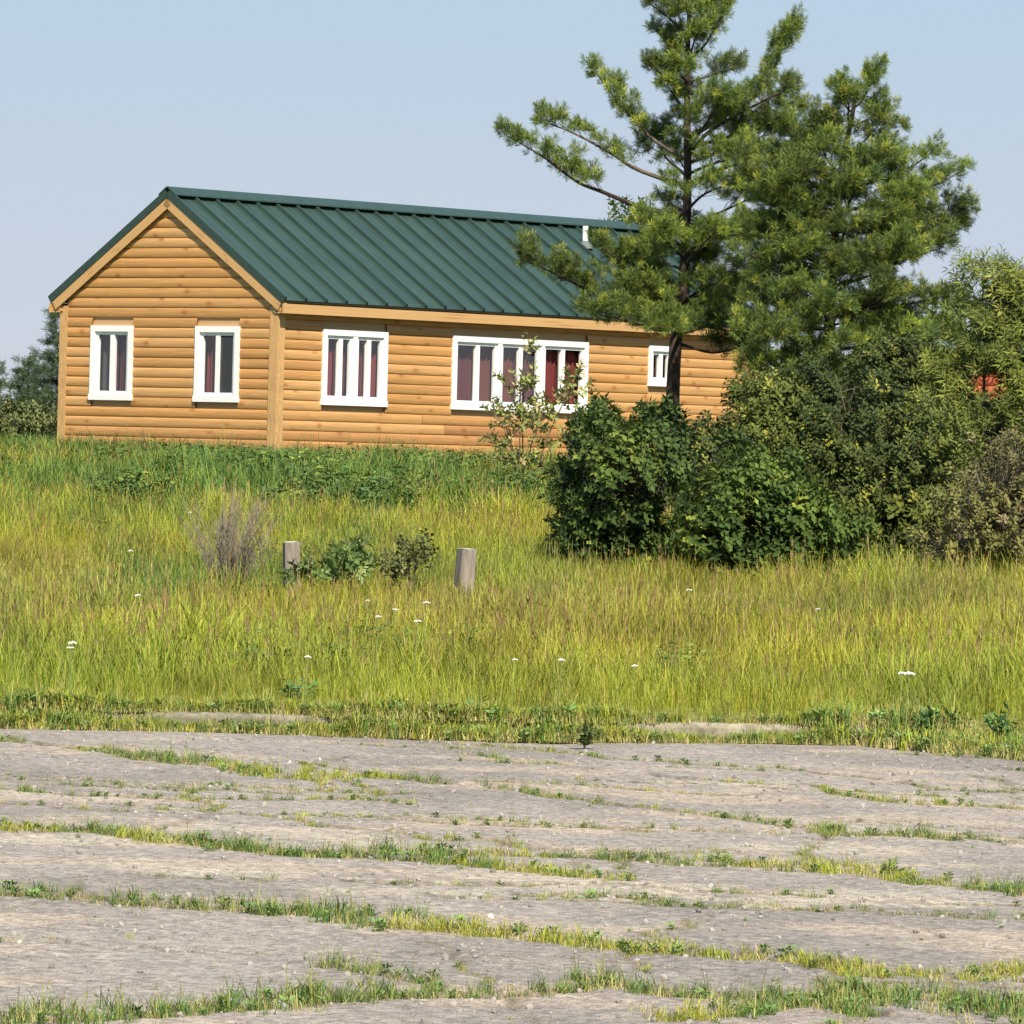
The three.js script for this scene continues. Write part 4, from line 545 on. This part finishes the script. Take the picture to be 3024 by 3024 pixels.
const S = shrubPlans;
shrub(S.darkBush, 'leafy_bush', 'dark green broad-leaved bush in front of the tall pine trunk', 'bush', { seed: 1001, kind: 'broad', density: 2900, pal: [[.040, .070, .018], [.095, .145, .028], [.21, .26, .05]], leaf: .86, gap: .47, twig: .3 });
shrub(S.greenBush, 'leafy_bush', 'brighter green bush low at the meadow edge, right of the dark bush', 'bush', { seed: 1002, kind: 'broad', density: 2900, pal: [[.05, .09, .02], [.11, .165, .03], [.22, .26, .045]], leaf: .8, gap: .39 });
shrub(S.mixedBush, 'leafy_bush', 'tangled olive bush with grey twigs below the bushy pine', 'bush', { seed: 1003, kind: 'small', density: 3200, pal: [[.045, .07, .018], [.12, .15, .03], [.27, .28, .05]], leaf: 1.1, gap: .40, hole: [4.65, 2.35, .16], twig: .2 });
shrub(S.yellowBush, 'leafy_bush', 'tall yellow green bush with narrow leaves at the right edge', 'bush', { seed: 1004, kind: 'narrow', density: 2500, pal: [[.10, .13, .028], [.19, .22, .04], [.32, .32, .075]], leaf: 1.05, gap: .38, stem: .022, hole: [5.2, 2.44, .19] });
shrub(S.greyBush, 'twiggy_bush', 'mostly bare grey brown twiggy bush at the right edge', 'bush', { seed: 1005, kind: 'small', density: 3600, pal: [[.13, .12, .05], [.20, .20, .06], [.27, .22, .12]], bare: .62, twig: .55, gap: .25, wood: mat(.20, .165, .13, .95) });
shrub(S.sapling, 'sapling', 'thin sapling with pale sparse leaves in front of the wide window', 'sapling', { seed: 1006, kind: 'broad', density: 330, pal: [[.17, .21, .06], [.26, .28, .09], [.42, .34, .17]], leaf: .9, gap: .36, stem: .012, twig: .5, odd: .22 });
shrub(S.lowA, 'low_shrub', 'small leafy shrub beside the left grey post', 'shrub', { seed: 1007, kind: 'broad', density: 1200, pal: [[.08, .14, .035], [.15, .22, .06], [.3, .36, .14]], leaf: .75, stem: .006, group: 'small shrubs by the posts' });
shrub(S.lowB, 'low_shrub', 'small dusky shrub midway between the two grey posts', 'shrub', { seed: 1008, kind: 'small', density: 1200, pal: [[.08, .10, .035], [.14, .16, .05], [.25, .25, .1]], leaf: .9, stem: .006, twig: .8, bare: .25, group: 'small shrubs by the posts' });
shrub(S.roofTree, 'distant_tree', 'tree top peeping over the ridge beside the tall pine', 'tree', { seed: 1009, kind: 'broad', density: 330, pal: [[.08, .13, .05], [.12, .17, .06], [.18, .22, .08]], leaf: 1.6, stem: .06, wood: bark[0], group: 'trees behind the cabin' });
shrub(S.backTree, 'distant_tree', 'spreading green tree behind the right end of the cabin', 'tree', { seed: 1010, kind: 'broad', density: 300, pal: [[.09, .14, .04], [.13, .18, .05], [.2, .24, .07]], leaf: 1.6, stem: .06, wood: bark[0], group: 'trees behind the cabin' });
shrub(S.leftBush, 'leafy_bush', 'low hazy bush beyond the cabin left corner', 'bush', { seed: 1011, kind: 'small', density: 900, pal: [[.12, .15, .05], [.17, .19, .07], [.25, .24, .1]], leaf: 1.5, twig: .4 });
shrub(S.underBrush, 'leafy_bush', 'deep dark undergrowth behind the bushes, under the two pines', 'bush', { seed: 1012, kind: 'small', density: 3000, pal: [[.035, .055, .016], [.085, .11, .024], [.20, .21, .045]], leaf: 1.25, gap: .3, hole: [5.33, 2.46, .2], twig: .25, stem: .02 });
// grey dead boughs inside the thicket
function deadBranch(x, y, z, len, dir, seed, label) {
  const r = rng(seed), t = thing('dead_branch', label, 'branch', [x, y, z], 'dead branches in the thicket'), d = V(...dir).normalize(), e = d.clone().multiplyScalar(len), G = [];
  mesh('limb', limb([V(0, 0, 0), e.clone().multiplyScalar(.35).add(V(0, .06, 0)), e.clone().multiplyScalar(.7).add(V(0, .02, .03)), e], .011, .004, 5), bark[1], t);
  for (let i = 0; i < 26; i++) { const p = e.clone().multiplyScalar(.2 + .8 * r()), q = p.clone().addScaledVector(d, .12 + r() * .15).add(V((r() - .5) * .2, (r() - .5) * .3, (r() - .5) * .3)); G.push(limb([p, p.clone().lerp(q, .5).add(V(0, .02, 0)), q], .006, .002, 4, 3)); }
  mesh('twigs', mergeGeometries(G), bark[1], t).userData.kind = 'stuff';
}

// ---------------------------------------------------------------- dead shrub, posts, flowers, far red cabin
{
  const x = -2.42, z = -46.6, gy = groundY(x, z), t = thing('dead_shrub', 'bare grey dead shrub standing in the meadow, left of the posts', 'shrub', [x, gy, z]), r = rng(88), G = [], m = mat(.20, .17, .125, .95);
  for (let i = 0; i < 50; i++) {
    const a = r() * 6.28, sp = .05 + .48 * Math.pow(r(), 1.2), h = .55 + r() * .6, e = V(Math.cos(a) * sp + .03, h, Math.sin(a) * sp), mid = V(e.x * .3, h * .5, e.z * .3), P = [V(Math.cos(a) * .05, 0, Math.sin(a) * .05), mid, e]; mesh('stem', limb(P, .0058, .0018, 4, 5), m, t);
    for (let k = 0; k < 22; k++) { const p = P[0].clone().lerp(mid, .5).lerp(e, r()).lerp(mid, .3), unused = mid.clone().lerp(e, r()), q = p.clone().add(V((r() - .5) * .16, .05 + r() * .16, (r() - .5) * .16)); G.push(limb([p, q], .0028, .0014, 3, 2)); }
  }
  mesh('twigs', mergeGeometries(G), m, t).userData.kind = 'stuff';
  const g2 = grassClump(91, 60, .5, .3, .006, 0, [[.2, .18, .1], [.16, .15, .07]]); const d = mesh('dead_grass', g2, grassMat, t); d.userData.kind = 'stuff';
}
{
  const wt = tex(128, 256, (u, v) => { const n = fbm(u * 30, v * 5, 4, 601), g = .55 + n * .45; return [g, g * .97, g * .93]; });
  const pm = mat(.38, .345, .31, .95, { map: wt });
  [[-1.863, -47, .80, .03, 'left grey square post in the meadow, leafy weeds at its foot'], [-.42, -47, .78, -.06, 'right grey square post in the meadow, standing alone with a paler top']].forEach(([x, z, top, tilt, label], i) => {
    const gy = groundY(x, z), h = top - gy, t = thing('wooden_post', label, 'post', [x, gy, z], 'grey posts in the meadow');
    const g = new THREE.CylinderGeometry(.09, .096, h + .3, 4, 6, false); g.rotateY(Math.PI / 4); const p = g.attributes.position, r = rng(9 + i); for (let k = 0; k < p.count; k++) { const n = (fbm(p.getX(k) * 9 + i, p.getY(k) * 9, 2, 77) - .5) * .012; p.setX(k, p.getX(k) + n); p.setZ(k, p.getZ(k) + n); if (p.getY(k) > h / 2 + .1) p.setY(k, p.getY(k) + (p.getX(k)) * .12); } g.translate(0, (h + .3) / 2 - .3, 0); g.computeVertexNormals();
    mesh('shaft', g.toNonIndexed(), pm, t).geometry.computeVertexNormals(); t.rotation.z = tilt; t.rotation.y = .2 + i * .2;
    mesh('cap_weathering', box(-.056, .056, 0, .006, -.056, .056).translate(0, h - .001, 0), mat(.62, .6, .55, .9), t);
  });
}
{
  const r = rng(66), petal = mat(.58, .58, .49, .85), stemM = mat(.2, .26, .07, .8);
  const words = ['leftmost and highest of the group below the dusky shrub', 'low on the left of the group below the dusky shrub', 'in the middle of the group below the dusky shrub', 'rightmost of the group below the dusky shrub', 'lowest on the right of the group below the dusky shrub', 'alone, right of the flower group in the reddish grass', 'alone, below the left post', 'largest, alone at the right of the meadow', 'small, just left of the largest flower', 'alone, right below the dark bush', 'left of the dead shrub at its foot', 'left of the dead shrub at mid height', 'upper of two at the far left', 'lower of two at the far left', 'small, in the yellow grass right of centre', 'small, low in the yellow grass near the kerb', 'small, below the green bush', 'high up in the grass below the right gable window'];
  flowerSpots.forEach(([x, z], i) => {
    const gy = groundY(x, z), t = thing('wildflower', 'white wildflower ' + words[i], 'flower', [x, gy, z], i < 5 ? 'white flowers in the reddish grass' : 'single white flowers'), h = .44 + r() * .06, big = i === 7 ? 1.4 : .7 + r() * .4, G = [];
    mesh('stem', limb([V(0, 0, 0), V(.01, h * .5, 0), V(.02, h, .01)], .003, .002, 4, 4), stemM, t);
    for (let k = 0; k < 11; k++) { const a = k * 2.4, q = .022 * big * Math.sqrt(k / 11), g = new THREE.IcosahedronGeometry(.0062 * big, 0); g.translate(.02 + Math.cos(a) * q, h + .012 - q * q * 12 + (r() - .5) * .006, .01 + Math.sin(a) * q); G.push(g); }
    mesh('bloom', mergeGeometries(G), petal, t);
  });
}
{
  const t = thing('red_cabin', 'orange red cabin glimpsed through the bushes at the right edge', 'cabin', [9.35, 1.12, -97]); t.rotation.y = .3;
  const m = [mat(.52, .13, .04, .6, { map: woodMap }), mat(.44, .085, .028, .6, { map: woodMap })];
  mesh('wall', box(-1.6, 1.6, 0, 2.35, -3, 0), mat(.4, .1, .04, .8), t);
  for (let k = 0; k < 14; k++) mesh('log_board', logBoard(-1.6, -1.6, 1.6, 1.6, k * 1.3), m[k % 2], t).position.set(0, .05 + k * CH, .003);
  const s = new THREE.Shape([[.25, 2.3], [-1.5, 2.62], [-3.25, 2.3], [-3.25, 2.36], [-1.5, 2.68], [.25, 2.36]].map(p => new THREE.Vector2(p[0], p[1])));
  mesh('roof', new THREE.ExtrudeGeometry(s, { depth: 3.5, bevelEnabled: false }).rotateY(-Math.PI / 2).translate(1.75, 0, 0), mat(.07, .11, .09, .6), t);
}
deadBranch(3.05, 1.62, -56.5, 1.0, [1, -.25, .2], 701, 'long grey dead branch sloping down below the bushy pine');
deadBranch(2.9, 2.1, -67.0, 1.1, [1, -.12, .3], 702, 'grey dead bough just right of the tall pine trunk');
deadBranch(3.45, 1.15, -56.0, .8, [1, -.3, .2], 703, 'lower dead branch in the olive bush');
renderer.render(scene, camera);
